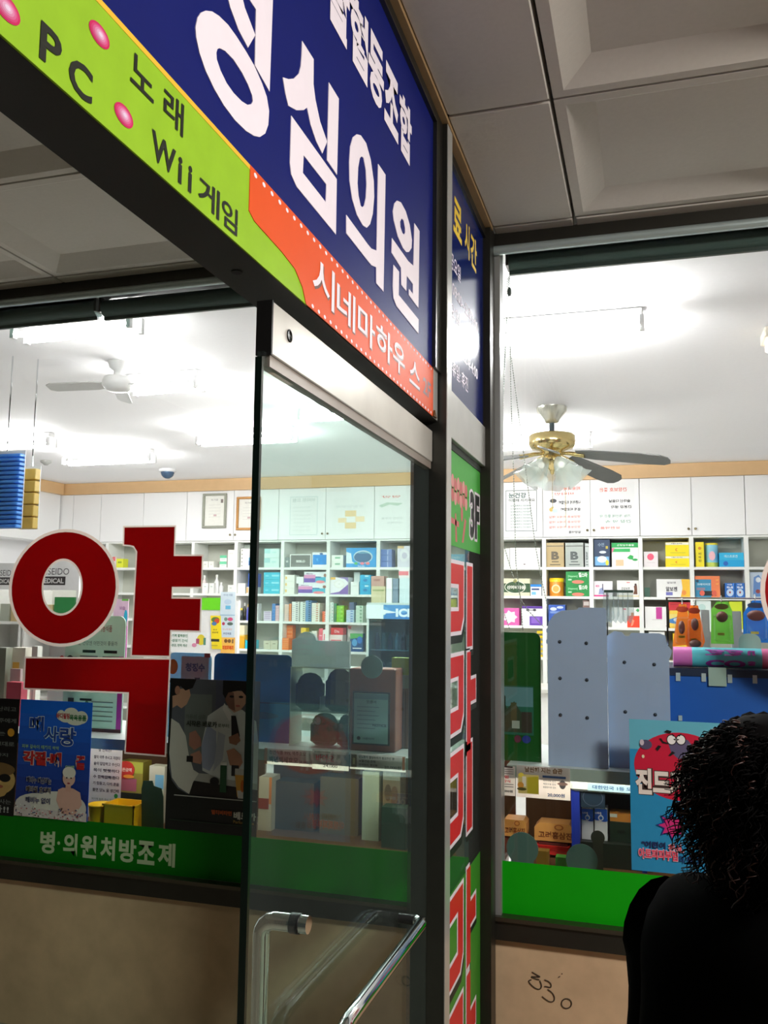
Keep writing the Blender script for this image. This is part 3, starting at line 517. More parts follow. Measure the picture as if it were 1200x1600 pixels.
# hanging packs on a wire rail
x0,_,_,zr=rect(1040,928,1280,932,4.2); x1=rect(1040,928,1280,932,4.2)[1]
t=thing('hook_rail','wire hook rail carrying blister packs behind the blue rack','rail',((x0+x1)/2,4.2,zr)); m=MB(); m.tube([(x0,4.2,zr-.02),(x1,4.2,zr-.02)],.004,CHROME,8); m.build('rail_bar',t)
for xx in (x0+.005,x1-.005): MB().box(xx-.004,xx+.004,4.196,4.204,z1+.0005,zr-.02,CHROME).build('upright',t)
def pack(box,label,c1,c2,shape,toy,PY_=4.15):
    a,b,c,d=rect(*box,PY_); m=MB(); xm=(a+b)/2
    t=thing('blister_pack',label,'blister pack',(xm,PY_,c))
    m.poly(FY(PY_),[(a+(b-a)*u,d-(d-c)*v) for u,v in shape],0,0,M(c1,0.4,trans=.75)); q=Pic(m,FY(PY_),a,b,c,d,.0004); q.e(.5,.12,.3,.07,c2).r(.30,.74,.6,.80,(210,190,60)); m.build('card',t)
    m=MB(); m.tube([(xm,PY_-.002,d-.005),(xm,PY_-.002,d+.02),(xm,PY_+.01,d+.026),(xm,4.196,d+.02)],.0025,CHROME,6); m.build('hook',t)
    for (u,v,ru,rv) in toy:
        m=MB(); m.ball((a+(b-a)*u,PY_-.015,d-(d-c)*v),.5,M((170,120,110),0.4,trans=.5),14,(2*ru*(b-a),.05,2*rv*(d-c))); m.build('product',t)
    m=MB(); m.bbox(a+(b-a)*.12,b-(b-a)*.12,PY_-.035,PY_-.002,c+(d-c)*.06,d-(d-c)*.30,glassmat('blister',(0.95,0.97,0.97),1.4),.01); m.build('blister',t)
pack((1050,944,1083,1010),'orange triangular blister pack hanging left of another orange one',(236,130,50),(230,90,60),[(.35,0),(.7,0),(1,.95),(0,1)],[(.45,.55,.16,.16)])
pack((1070,946,1101,1016),'orange triangular blister pack hanging nearest the green pack',(240,120,44),(230,90,60),[(.3,0),(.7,0),(1,.8),(.8,1),(.2,1),(0,.8)],[(.5,.42,.2,.14),(.5,.85,.3,.09)],4.10)
pack((1110,940,1146,1006),'green blister pack hanging between the orange and blue packs',(110,186,70),(150,160,90),[(.3,0),(.8,0),(.95,.2),(1,1),(0,1),(.05,.2)],[(.5,.36,.26,.13)])
pack((1160,938,1202,1004),'blue blister pack hanging at the right',(40,110,196),(110,160,220),[(.4,0),(.85,0),(1,.3),(1,1),(0,1),(.05,.3)],[(.5,.36,.34,.13)])
for i,bx in enumerate(((1096,953,1109,1007),(1143,955,1159,1007))):
    a,b,c,d=rect(*bx,4.24); m=MB(); m.box(a,b,4.24,4.27,z1,d,M((206,210,210),0.4,trans=.6)); tag(m.build('carton'),('plain pale carton standing between the orange and green packs','plain pale carton standing between the green and blue packs')[i],'box')
# clear bags on a hanger
a,b,c,d=rect(944,922,990,975,4.10); t=thing('bag_hanger','hanger of clear plastic bags above the shorter grey stand','hanger',((a+b)/2,4.1,c)); m=MB(); m.box(a,b,4.09,4.10,d-.012,d,M((60,80,70),0.4)); m.build('bar',t)
m=MB(); m.box(a+.01,a+.016,4.10,4.106,ZS,d,STEEL); m.build('upright',t)
BAGM=glassmat('clear_bag',(0.86,0.9,0.89),1.6,0.1,.14)
for k in range(6):
    xx=a+(b-a)*(k+.4)/6; m=MB(); m.poly(FY(4.085-.004*k),[(xx-.012,d-.01),(xx+.012,d-.01),(xx+.016,c+(d-c)*(.1+.08*(k%3))),(xx,c+(d-c)*.02),(xx-.016,c+(d-c)*.12)],-.001,0,BAGM); m.build('plastic_bag',t)
# price cards under the shelf, right
def card(box,Y,label,draw,col=(232,220,214)): return ytag('price_card',label,'price card',box,Y,col,draw,.002,None,.65)
def d1(p):
    p.r(.0,.0,.85,.05,(30,30,30))
    for k in range(3): p.r(.0,.10+k*.07,.9,.125+k*.07,(120,110,110))
    p.t('보혈',.0,.32,.6,.42,(210,50,60),.03).t('건강식',.0,.46,.7,.56,(210,50,60),.03); p.r(0,.6,.9,.63,(130,120,120)).r(0,.68,.9,.71,(130,120,120)); p.t('38,000원',.05,.80,.85,.90,(30,30,34),.03)
card((780,1197,805,1243),3.73,'narrow white price card with red words next to the window frame',d1)
def d2(p):
    p.t('날씬해 지는 습관',.16,.03,.86,.20,(110,78,40),.03).r(.03,.28,.42,.88,(214,196,120)).p([(.2,.36),(.41,.32),(.41,.86),(.2,.86)],(190,176,40)).e(.09,.30,.05,.07,(236,214,80)).r(.11,.34,.18,.66,(236,230,210)).e(.08,.62,.06,.10,(214,150,60)).e(.10,.74,.09,.05,(90,84,40))
    p.r(.49,.27,.92,.34,(40,64,100))
    for k,t in enumerate(('복부지방 감소','체중조절 감소','출출함지방 감소')): p.t(t,.50,.40+k*.10,.74,.46+k*.10,(90,96,104),.01)
    p.e(.86,.52,.06,.14,(120,116,120)).e(.86,.50,.10,.05,(196,160,150)).t('20,000원',.58,.80,.90,.93,(36,80,140),.03)
card((807,1198,891,1248),3.73,'white price card with yellow pictures and blue price reading 20,000',d2)
# left price cards
card((413,1171,489,1196),3.73,'white price card with green product words under the shelf, seen through the door',lambda p:(p.r(0,0,.06,1,(214,110,60)),p.t('천연식품 99% 맥주효모',.10,.10,.86,.36,(60,70,60),.02),p.t('백년백세효모',.10,.48,.70,.86,(30,90,70),.04),p.t('38,000원',.72,.62,.98,.86,(40,40,40),.03)))
card((488,1173,545,1203),3.735,'white price card with red word at the middle of the shelf',lambda p:(p.t('바이오',.10,.22,.60,.62,(200,60,50),.04),p.r(.05,.06,.5,.14,(80,120,90)),p.t('24,000',.3,.72,.7,.9,(60,60,60),.02)))
card((547,1179,634,1204),3.73,'white price card with a small brown bottle picture and 20,000',lambda p:(p.r(.02,.08,.12,.88,(110,84,40)),p.r(.05,.3,.09,.7,(200,180,120)),p.t('당뇨환자 혈당수치가 필요하신 분',.16,.12,.80,.30,(50,56,60),.02),p.t('보혈건강 안정',.16,.38,.46,.54,(60,60,60),.02),p.t('면역증진, 항산화',.16,.62,.5,.78,(60,60,60),.02),p.t('20,000원',.62,.64,.92,.88,(40,40,40),.03),p.r(.94,.05,.985,.9,(214,110,60))))
# ---- lower deck of the right display: cards, cartons, trays
def flatcut(name,label,cat,pts,Y,col,t=.004,z0=None,draw=None):
    m=MB(); P=[onY(x,y,Y) for x,y in pts]
    if z0 is not None:
        mn=min(p[1] for p in P); P=[(x,z0 if abs(z-mn)<.03 else z) for x,z in P]
    m.poly(FY(Y),P,-t,0,M(col,0.55,0,0.08))
    if draw: xs=[p[0] for p in P]; zs=[p[1] for p in P]; draw(Pic(m,FY(Y),min(xs),max(xs),min(zs),max(zs),.0003))
    return tag(m.build(name),label,cat)
def disc(name,label,cat,cx,cy,rp,Y,col,t=.004):
    x,z=onY(cx,cy,Y); r=abs(onY(cx+rp,cy,Y)[0]-x); m=MB(); F2=FY(Y)
    P=[(x+r*math.cos(a),z+r*math.sin(a)) for a in [math.pi*(-.25+1.5*i/24) for i in range(25)]]; P=P[:]+[(x-r*.72,ZD),(x+r*.72,ZD)]
    m.poly(F2,P,-t,0,M(col,0.6,0,0.06)); m.box(x-.004,x+.004,Y+t,Y+.03,ZD,ZD+.05,M(col,0.6)); return tag(m.build(name),label,cat)
disc('display_card','round grey-green card top behind the green film, nearest the door post','display card',816,1326,25,3.80,(74,104,98))
disc('display_card','round grey-green card top in front of the blue rack of cartons','display card',909,1344,25,3.80,(60,88,82))
disc('display_card','dark round-topped card in front of the two white and blue cartons','display card',934,1309,11,3.86,(52,56,46))
def cbox(name,label,cat,box,Y,dep,col,draw=None,z0=None,group=None,parent=None,rough=.45):
    x0,x1,za,zb=rect(*box,Y); za=z0 if z0 is not None else za
    if Y>9.7: x0,x1=clipbay(x0,x1)
    m=MB(); m.box(x0,x1,Y,Y+dep,za,zb,M(col,rough,0,0.03))
    if draw: draw(Pic(m,FY(Y),x0,x1,za,zb,.0006,.0003))
    o=m.build(name)
    return tag(o,label,cat,group) if label else o
def tan(p): p.t('고려홍삼진',.1,.45,.95,.85,(120,60,24),.03).e(.62,.2,.12,.16,(160,90,40),14).e(.62,.2,.08,.1,(206,140,70),14)
def tent(box,label,Y):
    x0,x1,za,zb=rect(*box,Y); m=MB(); c=(x1-x0)*.12; m.poly(FY(Y),[(x0,za),(x1,za),(x1,zb-c),(x1-c,zb),(x0+c,zb),(x0,zb-c)],-.10,0,M((206,146,76),0.5,0,0.05)); tan(Pic(m,FY(Y),x0,x1,za,zb,.0006,.0003)); return tag(m.build('carton'),label,'box')
zt=rect(843,1320,886,1345,4.0)[2]
x0,x1,za,zb=rect(838,1322,890,1342,4.00)
t=thing('plastic_tray','red plastic tray under the right tan carton','tray',((x0+x1)/2,4.07,ZD))
RT=M((206,40,34),0.4); m=MB(); m.box(x0,x1,4.0,4.16,ZD,ZD+.012,RT); m.box(x0,x1,4.0,4.008,ZD,zb,RT); m.box(x0,x1,4.152,4.16,ZD,zb,RT); m.box(x0,x0+.008,4.008,4.152,ZD,zb,RT); m.box(x1-.008,x1,4.008,4.152,ZD,zb,RT)
for k in range(3): m.box(x0-.002,x1+.002,3.997,4.0,ZD+.03+k*(zb-ZD-.03)/3,ZD+.036+k*(zb-ZD-.03)/3,M((160,24,22),0.4))
m.build('body',t)
m=MB(); m.box(x0+.01,x1-.01,4.02,4.15,ZD+.013,zb+.008,M((96,30,26),0.5)); tag(m.build('carton'),'dark red carton lying inside the red tray','box')
tent((835,1287,897,1315),'tan red ginseng carton with chamfered corners left of the blue rack',4.02)
x0,x1,za,zb=rect(785,1281,822,1307,4.02); m=MB(); m.box(x0,x1,4.02,4.14,ZD,za-.012,M((84,40,24),0.5)); tag(m.build('carton'),'brown carton under the left tan carton','box')
tent((785,1281,822,1307),'tan red ginseng carton with chamfered corners next to the window frame',4.02)
cbox('carton','small ochre carton between the round cards','box',(838,1330,857,1352),3.86,.05,(112,84,20),None,ZD)
cbox('carton','small green carton behind the second round card','box',(868,1340,886,1358),3.86,.05,(40,120,30),None,ZD)
# rack of cartons with a white lid
x0,x1,za,zb=rect(893,1240,1010,1350,3.90)
zl0=onY(950,1239,3.90)[1]; zl1=onY(950,1221,3.90)[1]
t=thing('display_rack','dark blue counter rack with a white lettered lid holding two milk cartons','display rack',((x0+x1)/2,4.0,ZD))
NB=M((24,48,150),0.45,0,0.05); MB().box(x0,x0+.035,3.90,4.13,ZD,zl0,NB).build('side_panel',t); MB().box(x1-.02,x1,3.90,4.13,ZD,zl0,NB).build('side_panel',t)
MB().box(x0+.035,x1-.02,4.11,4.13,ZD,zl0,M((26,34,44),0.5)).build('back_panel',t)
MB().box(x0+.035,x1-.02,3.92,4.11,ZD+.001,ZD+.10,M((20,34,26),0.5)).build('floor_board',t)
m=MB(); m.bbox(x0-.004,x1,3.885,4.14,zl0,zl1,M((226,232,230),0.3),.012); m.quad(FY(3.885),x0+.07,x1-.005,zl0+.008,zl1-.008,.0005,M((176,206,220),0.4)); m.text(FY(3.885),'대한민국 1등 모기약',x0+.09,x1-.01,zl0+.016,zl1-.016,.001,M((60,100,150),0.4),.03); m.build('lid',t)
m=MB(); m.box(x0+.04,x0+.14,3.905,3.909,onY(920,1262,3.9)[1],zl0-.006,M((22,44,64),0.5)); m.ell(FY(3.905),x0+.09,zl0-.025,.042,.035,.0006,M((90,100,120),0.4),24,None,.94); m.build('header_card',t)
for k,(bx,lab) in enumerate((((909,1264,927,1304),'white and blue drop-marked carton on the left of the lidded rack'),((929,1264,949,1306),'white and blue drop-marked carton on the right of the lidded rack'))):
    a,b,c,d=rect(*bx,3.96); m=MB(); z0=ZD+.101; m.box(a,b,3.96,4.05,z0,d,M((226,228,232),0.4)); q=Pic(m,FY(3.96),a,b,z0,d,.0005,.0003)
    q.r(0,0,1,.34,(22,84,186)).e(.25,.58-.26,.3,.05,(22,84,186)).e(.75,.34,.3,.06,(22,84,186)).t('O톡톡',.06,.10,.55,.17,(236,240,244),.04).e(.5,.28,.22,.09,(236,240,246)).p([(.5,.13),(.6,.22),(.4,.22)],(236,240,246)).e(.5,.285,.13,.055,(40,100,190)); tag(m.build('carton'),lab,'box')
cbox('carton','dark green carton at the right inside the lidded rack','box',(953,1285,990,1345),3.96,.10,(26,44,34),lambda p:p.t('쿨',.3,.4,.7,.55,(14,24,18),.04),ZD+.101)
a,b,c,d=rect(953,1271,988,1284,3.97); m=MB(); m.box(a,b,3.97,4.05,rect(953,1285,990,1345,3.96)[3],d,M((200,130,50),0.5)); m.quad(FY(3.97),a,a+.03,d-.018,d-.004,.0005,M((210,216,210),0.5)); tag(m.build('carton'),'orange carton lying on the dark green carton in the lidded rack','box')
# wooden strip behind the lid
a,b,c,d=rect(900,1203,1000,1222,4.2); m=MB(); m.box(a,b,4.19,4.31,zl1+.001,max(d,zl1+.03),M((216,150,70),0.5,0,.12,30)); tag(m.build('wooden_tray'),'orange-brown wooden tray lying on top of the lidded rack','tray')
# ---- left display (seen left of the door edge and through the door)
def roundcard(box,Y,label,col,r=.03,draw=None,tl=True,tr=True,z0=None):
    x0,x1,_,z1=rect(*box,Y); zz=ZS if z0 is None else z0; m=MB(); m.poly(FY(Y),rounded(x0,x1,zz,z1,r,tl,tr),-.008,0,M(col,0.45,0,0.04,trans=.35)); strut(m,(x0+x1)/2,Y+.006,zz,z1,col)
    if draw: draw(Pic(m,FY(Y),x0,x1,zz,z1,.0003))
    return tag(m.build('display_card'),label,'display card')
roundcard((333,1022,455,1160),3.92,'large dark blue round-cornered display card crossing the door edge',(8,110,158),.03,lambda p:p.r(.02,.55,.98,.56,(8,56,100)).e(.6,.7,.25,.04,(16,84,130)))
roundcard((262,1020,328,1160),3.90,'light blue round-cornered display card between the red letter and the dark blue card',(160,214,236),.03,lambda p:(p.r(.30,.04,.95,.5,(146,196,212)),p.t('청정수',.40,.12,.86,.22,(50,110,160),.05),p.e(.10,.17,.12,.09,(170,120,60)),p.r(.84,.0,.98,.05,(130,80,80)),p.p([(.62,.29),(.76,.29),(.70,.36)],(40,80,110)),p.r(.0,.33,.5,.36,(40,60,80))))
def dtext(p):
    p.t('건강기능식품',.45,.08,.78,.14,(170,110,110),.02).t('눈 건강엔 어떤것이 좋을까',.22,.22,.88,.26,(120,150,140),.01).r(.30,.30,.52,.325,(24,80,64)).r(.66,.30,.88,.325,(24,60,56))
    for k in range(9): p.r(.26,.35+k*.035,.56,.362+k*.035,(130,160,150)).r(.64,.35+k*.035,.92,.362+k*.035,(130,160,150))
    p.e(.60,.45,.05,.08,(120,130,90)).r(.0,.36,.22,.52,(180,190,184)).e(.10,.44,.09,.09,(44,40,40)).e(.11,.46,.05,.06,(190,180,170)).r(.92,.35,1,1,(206,80,190)).r(.30,.72,.5,.74,(40,60,56)).e(.42,.8,.05,.06,(90,130,90)).r(.1,.72,.2,.76,(70,80,80)).r(.0,.97,1,1,(90,60,60))
    for k in range(5): p.r(.5,.74+k*.04,.86,.75+k*.04,(140,166,150))
roundcard((100,962,193,1147),3.92,'pale green rounded text card with a pink edge behind the red letter',(204,232,218),.04,dtext,True,True)
# acrylic case with dried herbs, grey card on top
x0,x1,_,z1=rect(453,1043,546,1160,3.86); t=thing('acrylic_case','clear acrylic case with two compartments of dried goods on the display shelf','display case',((x0+x1)/2,3.93,ZS))
AC=glassmat('acrylic',(0.93,0.96,0.95),1.6,0,0.03); ACE=M((214,220,210),0.3)
zm=ZS+(z1-ZS)*.44
MB().box(x0,x1,3.86,3.864,ZS,z1,AC).build('pane',t); MB().box(x0,x1,4.00,4.004,ZS,z1,AC).build('pane',t)
m=MB()
for xx in (x0,x1-.003): m.box(xx,xx+.003,3.858,4.005,ZS,z1,ACE)
m.box(x0,x1,3.859,4.004,zm-.002,zm+.002,ACE); m.box(x0,x1,3.858,4.004,z1-.004,z1,ACE); m.box(x0+(x1-x0)*.5,x0+(x1-x0)*.5+.003,3.865,4.0,zm,zm+.07,ACE); m.build('rim',t)
def heap(xa,xb,za,zb,col,label,name='dried_herbs'):
    m=MB(); r_=random.Random(5); cm=M(col,0.8,0,0.25,40,trans=.6)
    m.bbox(xa,xb,3.885,3.98,za,za+(zb-za)*.8,cm,.02); m.ball(((xa+xb)/2,3.93,za+(zb-za)*.7),.5,cm,14,(xb-xa,.09,(zb-za)*.6)); tag(m.build(name),label,'packet')
w_=(x1-x0)
heap(x0+.01,x0+w_*.46,zm+.003,z1-.03,(110,130,104),'pale grey-green packet in the upper left of the acrylic case','packet')
heap(x0+w_*.54,x1-.01,zm+.003,z1-.006,(70,96,80),'dark green packet in the upper right of the acrylic case','packet')
heap(x0+w_*.3,x0+w_*.72,ZS+.002,zm-.01,(96,130,60),'green packet at the bottom of the acrylic case','packet')
heap(x0+w_*.76,x1-.008,ZS+.002,zm-.012,(150,120,84),'tan packet at the bottom right of the acrylic case','packet')
a,b,c,d=rect(456,1001,546,1042,3.88); m=MB(); w2=b-a; m.poly(FY(3.88),[(a,z1+.001),(b,z1+.001),(b,d),(a+w2*.42,d)]+[(a+w2*(.25+.17*math.cos(q)),d+w2*.14*math.sin(q)) for q in (0.3,.8,1.3,1.8,2.3,2.8)]+[(a,d)],-.02,0,M((206,214,214),0.6,0,0.12,12,trans=.45)); tag(m.build('display_card'),'grey card header with a rounded bump standing on the acrylic case','display card')
# brown box with certificate
x0,x1,_,z1=rect(546,1045,618,1166,3.85); t=thing('certificate_box','brown box with a framed white certificate on the display shelf','box',((x0+x1)/2,3.90,ZS))
MB().bbox(x0,x1,3.85,3.97,ZS,z1,M((150,84,56),0.5,0,0.05),.004).build('box_body',t)
a,b,c,d=rect(551,1081,609,1164,3.847); c=max(c,ZS+.004); m=MB(); m.box(a,b,3.844,3.849,c,d,M((34,50,46),0.4)); q=Pic(m,FY(3.844),a,b,c,d,.0005)
q.r(.04,.03,.96,.97,(150,190,188)).r(.05,.04,.95,.14,(110,150,160)).t('인증서',.38,.16,.64,.22,(60,84,90),.02)
for k in range(6): q.r(.12,.28+k*.08,.12+.6-.1*(k%2),.295+k*.08,(110,146,150))
q.t('NOTICE',.55,.60,.92,.65,(60,84,90),.02).e(.18,.88,.05,.035,(30,50,60)).t('식품의약',.28,.86,.6,.90,(80,110,116),.02); q.m.build('certificate',t)
disc_x,disc_z=onY(581,1042,3.84); r=abs(onY(598,1042,3.84)[0]-disc_x); m=MB(); m.lathe([(r,0),(r,.004)],(disc_x,3.842,disc_z),M((140,170,168),0.5),28,(0,-1,0)); m.build('round_tag',t)
cbox('carton','narrow brown ridged carton right of the certificate box','box',(619,1076,638,1166),3.975,.08,(130,110,90),lambda p:[p.r(.12+k*.2,.05,.2+k*.2,.95,(100,84,70)) for k in range(4)],ZS)
zz=rect(619,1076,638,1166,3.975)[3]
cbox('carton','pale green carton on top of the brown ridged carton','box',(616,1055,640,1076),3.975,.06,(150,170,140),None,zz+.001)
zz=rect(616,1055,640,1076,3.975)[3]
cbox('carton','lime carton standing above the certificate box, by the door frame','box',(612,1028,640,1055),3.975,.05,(160,196,40),None,zz+.001)
# lower deck, left case
cbox('carton','white carton on the lower deck seen low through the door','box',(566,1206,592,1290),4.0,.1,(186,190,170),None,ZD)
cbox('carton','picture carton with two faces on the lower deck, by the door frame','box',(598,1206,625,1292),4.0,.1,(130,112,90),lambda p:p.e(.3,.3,.2,.12,(90,70,56)).e(.68,.36,.22,.16,(110,80,60)).r(0,0,1,.12,(150,150,140)),ZD)
cbox('carton','orange and white carton just right of the door edge on the lower deck','box',(404,1214,424,1290),4.0,.1,(200,180,160),lambda p:p.r(.8,.0,1,.5,(220,120,50)).r(0,.4,.8,.6,(150,50,40)),ZD)
cbox('carton','dark green carton low behind the door glass','box',(596,1262,634,1310),3.9,.08,(24,60,46),None,ZD)
cbox('carton','tan carton between the white and picture cartons on the lower deck','box',(500,1215,560,1285),4.05,.1,(110,90,66),None,ZD)
cbox('carton','brown carton behind the door glass on the lower deck','box',(430,1222,490,1290),4.05,.1,(84,64,50),None,ZD)
# white slip of text and yellow baskets, left
x0,x1,za,zb=rect(140,1158,190,1262,3.95); m=MB(); m.slab(FY(3.95),x0,x1,ZD,zb,0,0,M((240,238,244),0.5,trans=.6)); p=Pic(m,FY(3.95),x0,x1,ZD,zb,.0004)
p.t('클 거는거',.02,.0,.75,.06,(200,40,40),.05).t('잘 안되면?',.25,.09,.66,.14,(90,90,110),.02)
for k,tx in enumerate(('팔이 아주 쑤시고 저린다','숨이 답답하고 쑤신다','목이 뻣뻣하다','수 깜빡깜빡 한다','기 힘들고, 다리 흔들','불면 당뇨 올 생긴때')): p.t(tx,.12,.19+k*.085,.94,.235+k*.085,(54,50,72),.02)
p.e(.86,.70,.06,.03,(30,120,60),10).t('여기에 혈류 개선 약품',.1,.74,.8,.77,(130,140,130),.01).t('약국',.5,.83,.95,.90,(60,150,90),.05); tag(m.build('notice'),'white notice listing symptoms in black text, standing behind the yellow baskets','notice')
def basket(box,label,round_,col=(232,184,16)):
    x0,x1,za,zb=rect(*box,3.80); Y0=3.78; m=MB(); c=M(col,0.4,0,0.05); cx=(x0+x1)/2
    t=thing('plastic_basket',label,'basket',(cx,Y0+.07,ZD))
    if round_:
        rr_=(x1-x0)/2; m.lathe([(rr_*.8,0),(rr_,zb-ZD),(rr_*1.06,zb-ZD),(rr_*1.06,zb-ZD-.008),(rr_*.97,zb-ZD-.004),(rr_*.77,.006),(.001,.006)],(cx,Y0+rr_+.005,ZD),c,24)
        m.build('basket_body',t)
    else:
        d=.12; m.box(x0,x1,Y0,Y0+d,ZD,ZD+.006,c)
        for a,b,cc,dd in ((x0,x1,Y0,Y0+.005),(x0,x1,Y0+d-.005,Y0+d),(x0,x0+.005,Y0,Y0+d),(x1-.005,x1,Y0,Y0+d)): m.box(a,b,cc,dd,ZD,zb,c)
        m.build('basket_body',t); m=MB(); m.box(x0-.006,x1+.006,Y0-.006,Y0+.004,zb-.008,zb,c); m.box(x0-.006,x1+.006,Y0+d-.004,Y0+d+.006,zb-.008,zb,c); m.box(x0-.006,x0+.004,Y0-.006,Y0+d+.006,zb-.008,zb,c); m.box(x1-.004,x1+.006,Y0-.006,Y0+d+.006,zb-.008,zb,c); m.build('rim',t)
    return t
basket((133,1258,163,1295),'round yellow plastic basket at the left behind the green film','round')
basket((165,1256,212,1295),'square yellow plastic basket beside the round one',False)
disc_=flatcut('display_card','red oval price tag card on a pink and yellow carton','display card',[(196+14*math.cos(a*.4),1203+14*math.sin(a*.4)) for a in range(16)],3.985,(198,44,36),.003,None,lambda p:(p.t('모든금액',.15,.38,.85,.60,(236,200,190),.04),p.e(.7,.85,.3,.10,(232,150,50))))
cbox('carton','pink and yellow carton under the red oval tag','box',(186,1190,222,1290),3.99,.08,(150,140,60),lambda p:p.r(0,.0,1,.2,(176,180,70)).r(.05,.3,.75,.52,(170,90,110)).r(0,.55,1,1,(16,24,18)),ZD)
flatcut('display_card','dark green stepped display card left of the men poster','display card',[(221,1300),(221,1232),(224,1220),(238,1220),(240,1228),(252,1232),(255,1245),(255,1300)],3.83,(44,80,60),.004,ZD)
cbox('carton','pale carton with a blue patch behind the dark green stepped card','box',(232,1197,256,1290),3.95,.06,(190,190,176),lambda p:p.r(.4,.15,.95,.4,(110,170,210)).r(0,.6,1,1,(20,40,30)),ZD)
# far-left small goods on the display shelf
cbox('carton','leaning pale grey-green carton at the far left of the display shelf','box',(-4,1012,9,1044),4.02,.05,(150,156,140),None,ZS+.0)
cbox('carton','white carton with an orange patch at the far left of the display shelf','box',(17,1012,38,1090),4.10,.06,(226,222,206),lambda p:p.r(.1,.2,.6,.42,(226,170,70)),ZS)
cbox('carton','slim white carton beside the white carton with the orange patch','box',(48,1010,57,1090),4.10,.04,(224,226,216),lambda p:p.r(.3,.2,.6,.8,(170,176,170)),ZS)
cbox('display_card','white card with a red ring above the left arm of the red letter','display card',(76,1009,106,1090),4.02,.004,(240,240,238),lambda p:p.e(.66,.24,.22,.12,(210,60,60),24).e(.66,.24,.13,.075,(240,240,238),24),ZS)
cbox('display_card','portrait card of a dark-haired woman beside the pale green text card','display card',(112,1006,134,1090),3.985,.004,(196,200,192),lambda p:p.e(.5,.2,.42,.15,(38,34,34)).e(.5,.24,.2,.10,(204,196,188)).r(.0,.36,1,.42,(160,166,160)),ZS)
x,z=onY(9,1064,3.98); m=MB(); m.lathe([(.022,0),(.024,.06),(.022,.085),(.009,.10),(.009,.125),(.0001,.126)],(x,3.98,ZS),M((196,50,70),0.35),18); tag(m.build('bottle'),'red bottle at the far left of the display shelf','bottle')
cbox('carton','pink carton in front of the leaning grey-green carton','box',(10,1066,33,1092),3.94,.05,(206,80,100),None,ZS)
cbox('carton','pale pink card box above the pink carton','box',(15,1045,31,1090),4.03,.02,(214,200,200),None,ZS)
# hanging strips of blue and gold packs, top left
def strip(box,n,Y,label,col,name):
    x0,x1,za,zb=rect(*box,Y); t=thing('hanging_display',label,'hanging display',((x0+x1)/2,Y+.03,za))
    m=MB(); m.box(x0,x1,Y+.05,Y+.054,za,zb+.02,M((210,214,216),0.4)); m.box((x0+x1)/2-.004,(x0+x1)/2+.004,Y+.05,Y+.054,zb+.02,ZC,CHROME); m.build('hanger_strip',t)
    hh=(zb-za)/n
    for k in range(n):
        m=MB(); m.bbox(x0,x1,Y,Y+.05,za+k*hh+.002,za+(k+1)*hh-.006,M(col,0.3,0,0.12,30,trans=.5),.004); m.build(name,t)
    return t
strip((-30,708,28,825),17,4.45,'tall hanging strip of blue packs at the top left of the window',(110,178,244),'pack')
strip((25,731,53,826),5,4.55,'hanging strip of gold packs beside the blue strip',(222,196,110),'pack')
# ================================================================== SHELVING ALONG THE BACK WALL
KB=1.0685
RZ=[.716,.388,.086,-.224,-.545,-.87]; RZ=[H+z*KB for z in RZ]     # cabinet bottom, then shelf boards
RZ+= [0.35,0.0]
SHX=[-1.03,-.55,-.06,.43,.94,1.50,2.06]; SHX=[x*KB for x in SHX]
SLX=[-6.90,-6.33,-5.74,-5.15,-4.59,-4.00,-3.44,-2.85,-2.24,-1.63,-1.03]; SLX=[x*KB for x in SLX]
bx=SLX+SHX[1:]
def clipbay(x0,x1):           # goods stay between the uprights of their bay
    c=(x0+x1)/2
    for x in bx:
        if x0<x+.024 and x1>x-.024:
            if c>x: x0=max(x0,x+.024)
            else: x1=min(x1,x-.024)
    return x0,x1
SW=M((240,242,238),0.45,0,0.01); SBK=M((196,198,186),0.6,0,0.03)
units=[(0,2,'white open shelving unit behind the left red letter'),(2,4,'white open shelving unit left of the door edge, with bottles'),(4,6,'white open shelving unit at the door edge, with teal cartons'),(6,8,'white open shelving unit seen through the glass door'),(8,10,'white open shelving unit behind the door post'),(10,12,'white open shelving unit behind the bead chains'),(12,14,'white open shelving unit above the blue rack'),(14,16,'white open shelving unit at the right edge')]
for a,b,lab in units:
    xa,xb=bx[a],bx[b]; t=thing('shelving_unit',lab,'shelf',((xa+xb)/2,B+.2,ZF))
    MB().box(xa+.012,xb-.012,B+.36,B+.38,ZF+.02,RZ[0]-.03,SBK).build('back_panel',t)
    for i in range(a,b+1):
        x=bx[i]; wd=.022; l,r=(x-wd,x+wd)
        if i==a: l=x
        if i==b: r=x
        MB().box(l,r,B,B+.36,ZF,RZ[0]-.022,SW).build('upright' ,t)
    for z in RZ[1:]: 
        MB().box(xa+.023,xb-.023,B+.004,B+.355,z-.014,z+.014,SW).build('shelf',t)
    MB().box(xa,xb,B+.01,B+.37,RZ[0]-.022,RZ[0]-.004,SW).build('top_board',t)
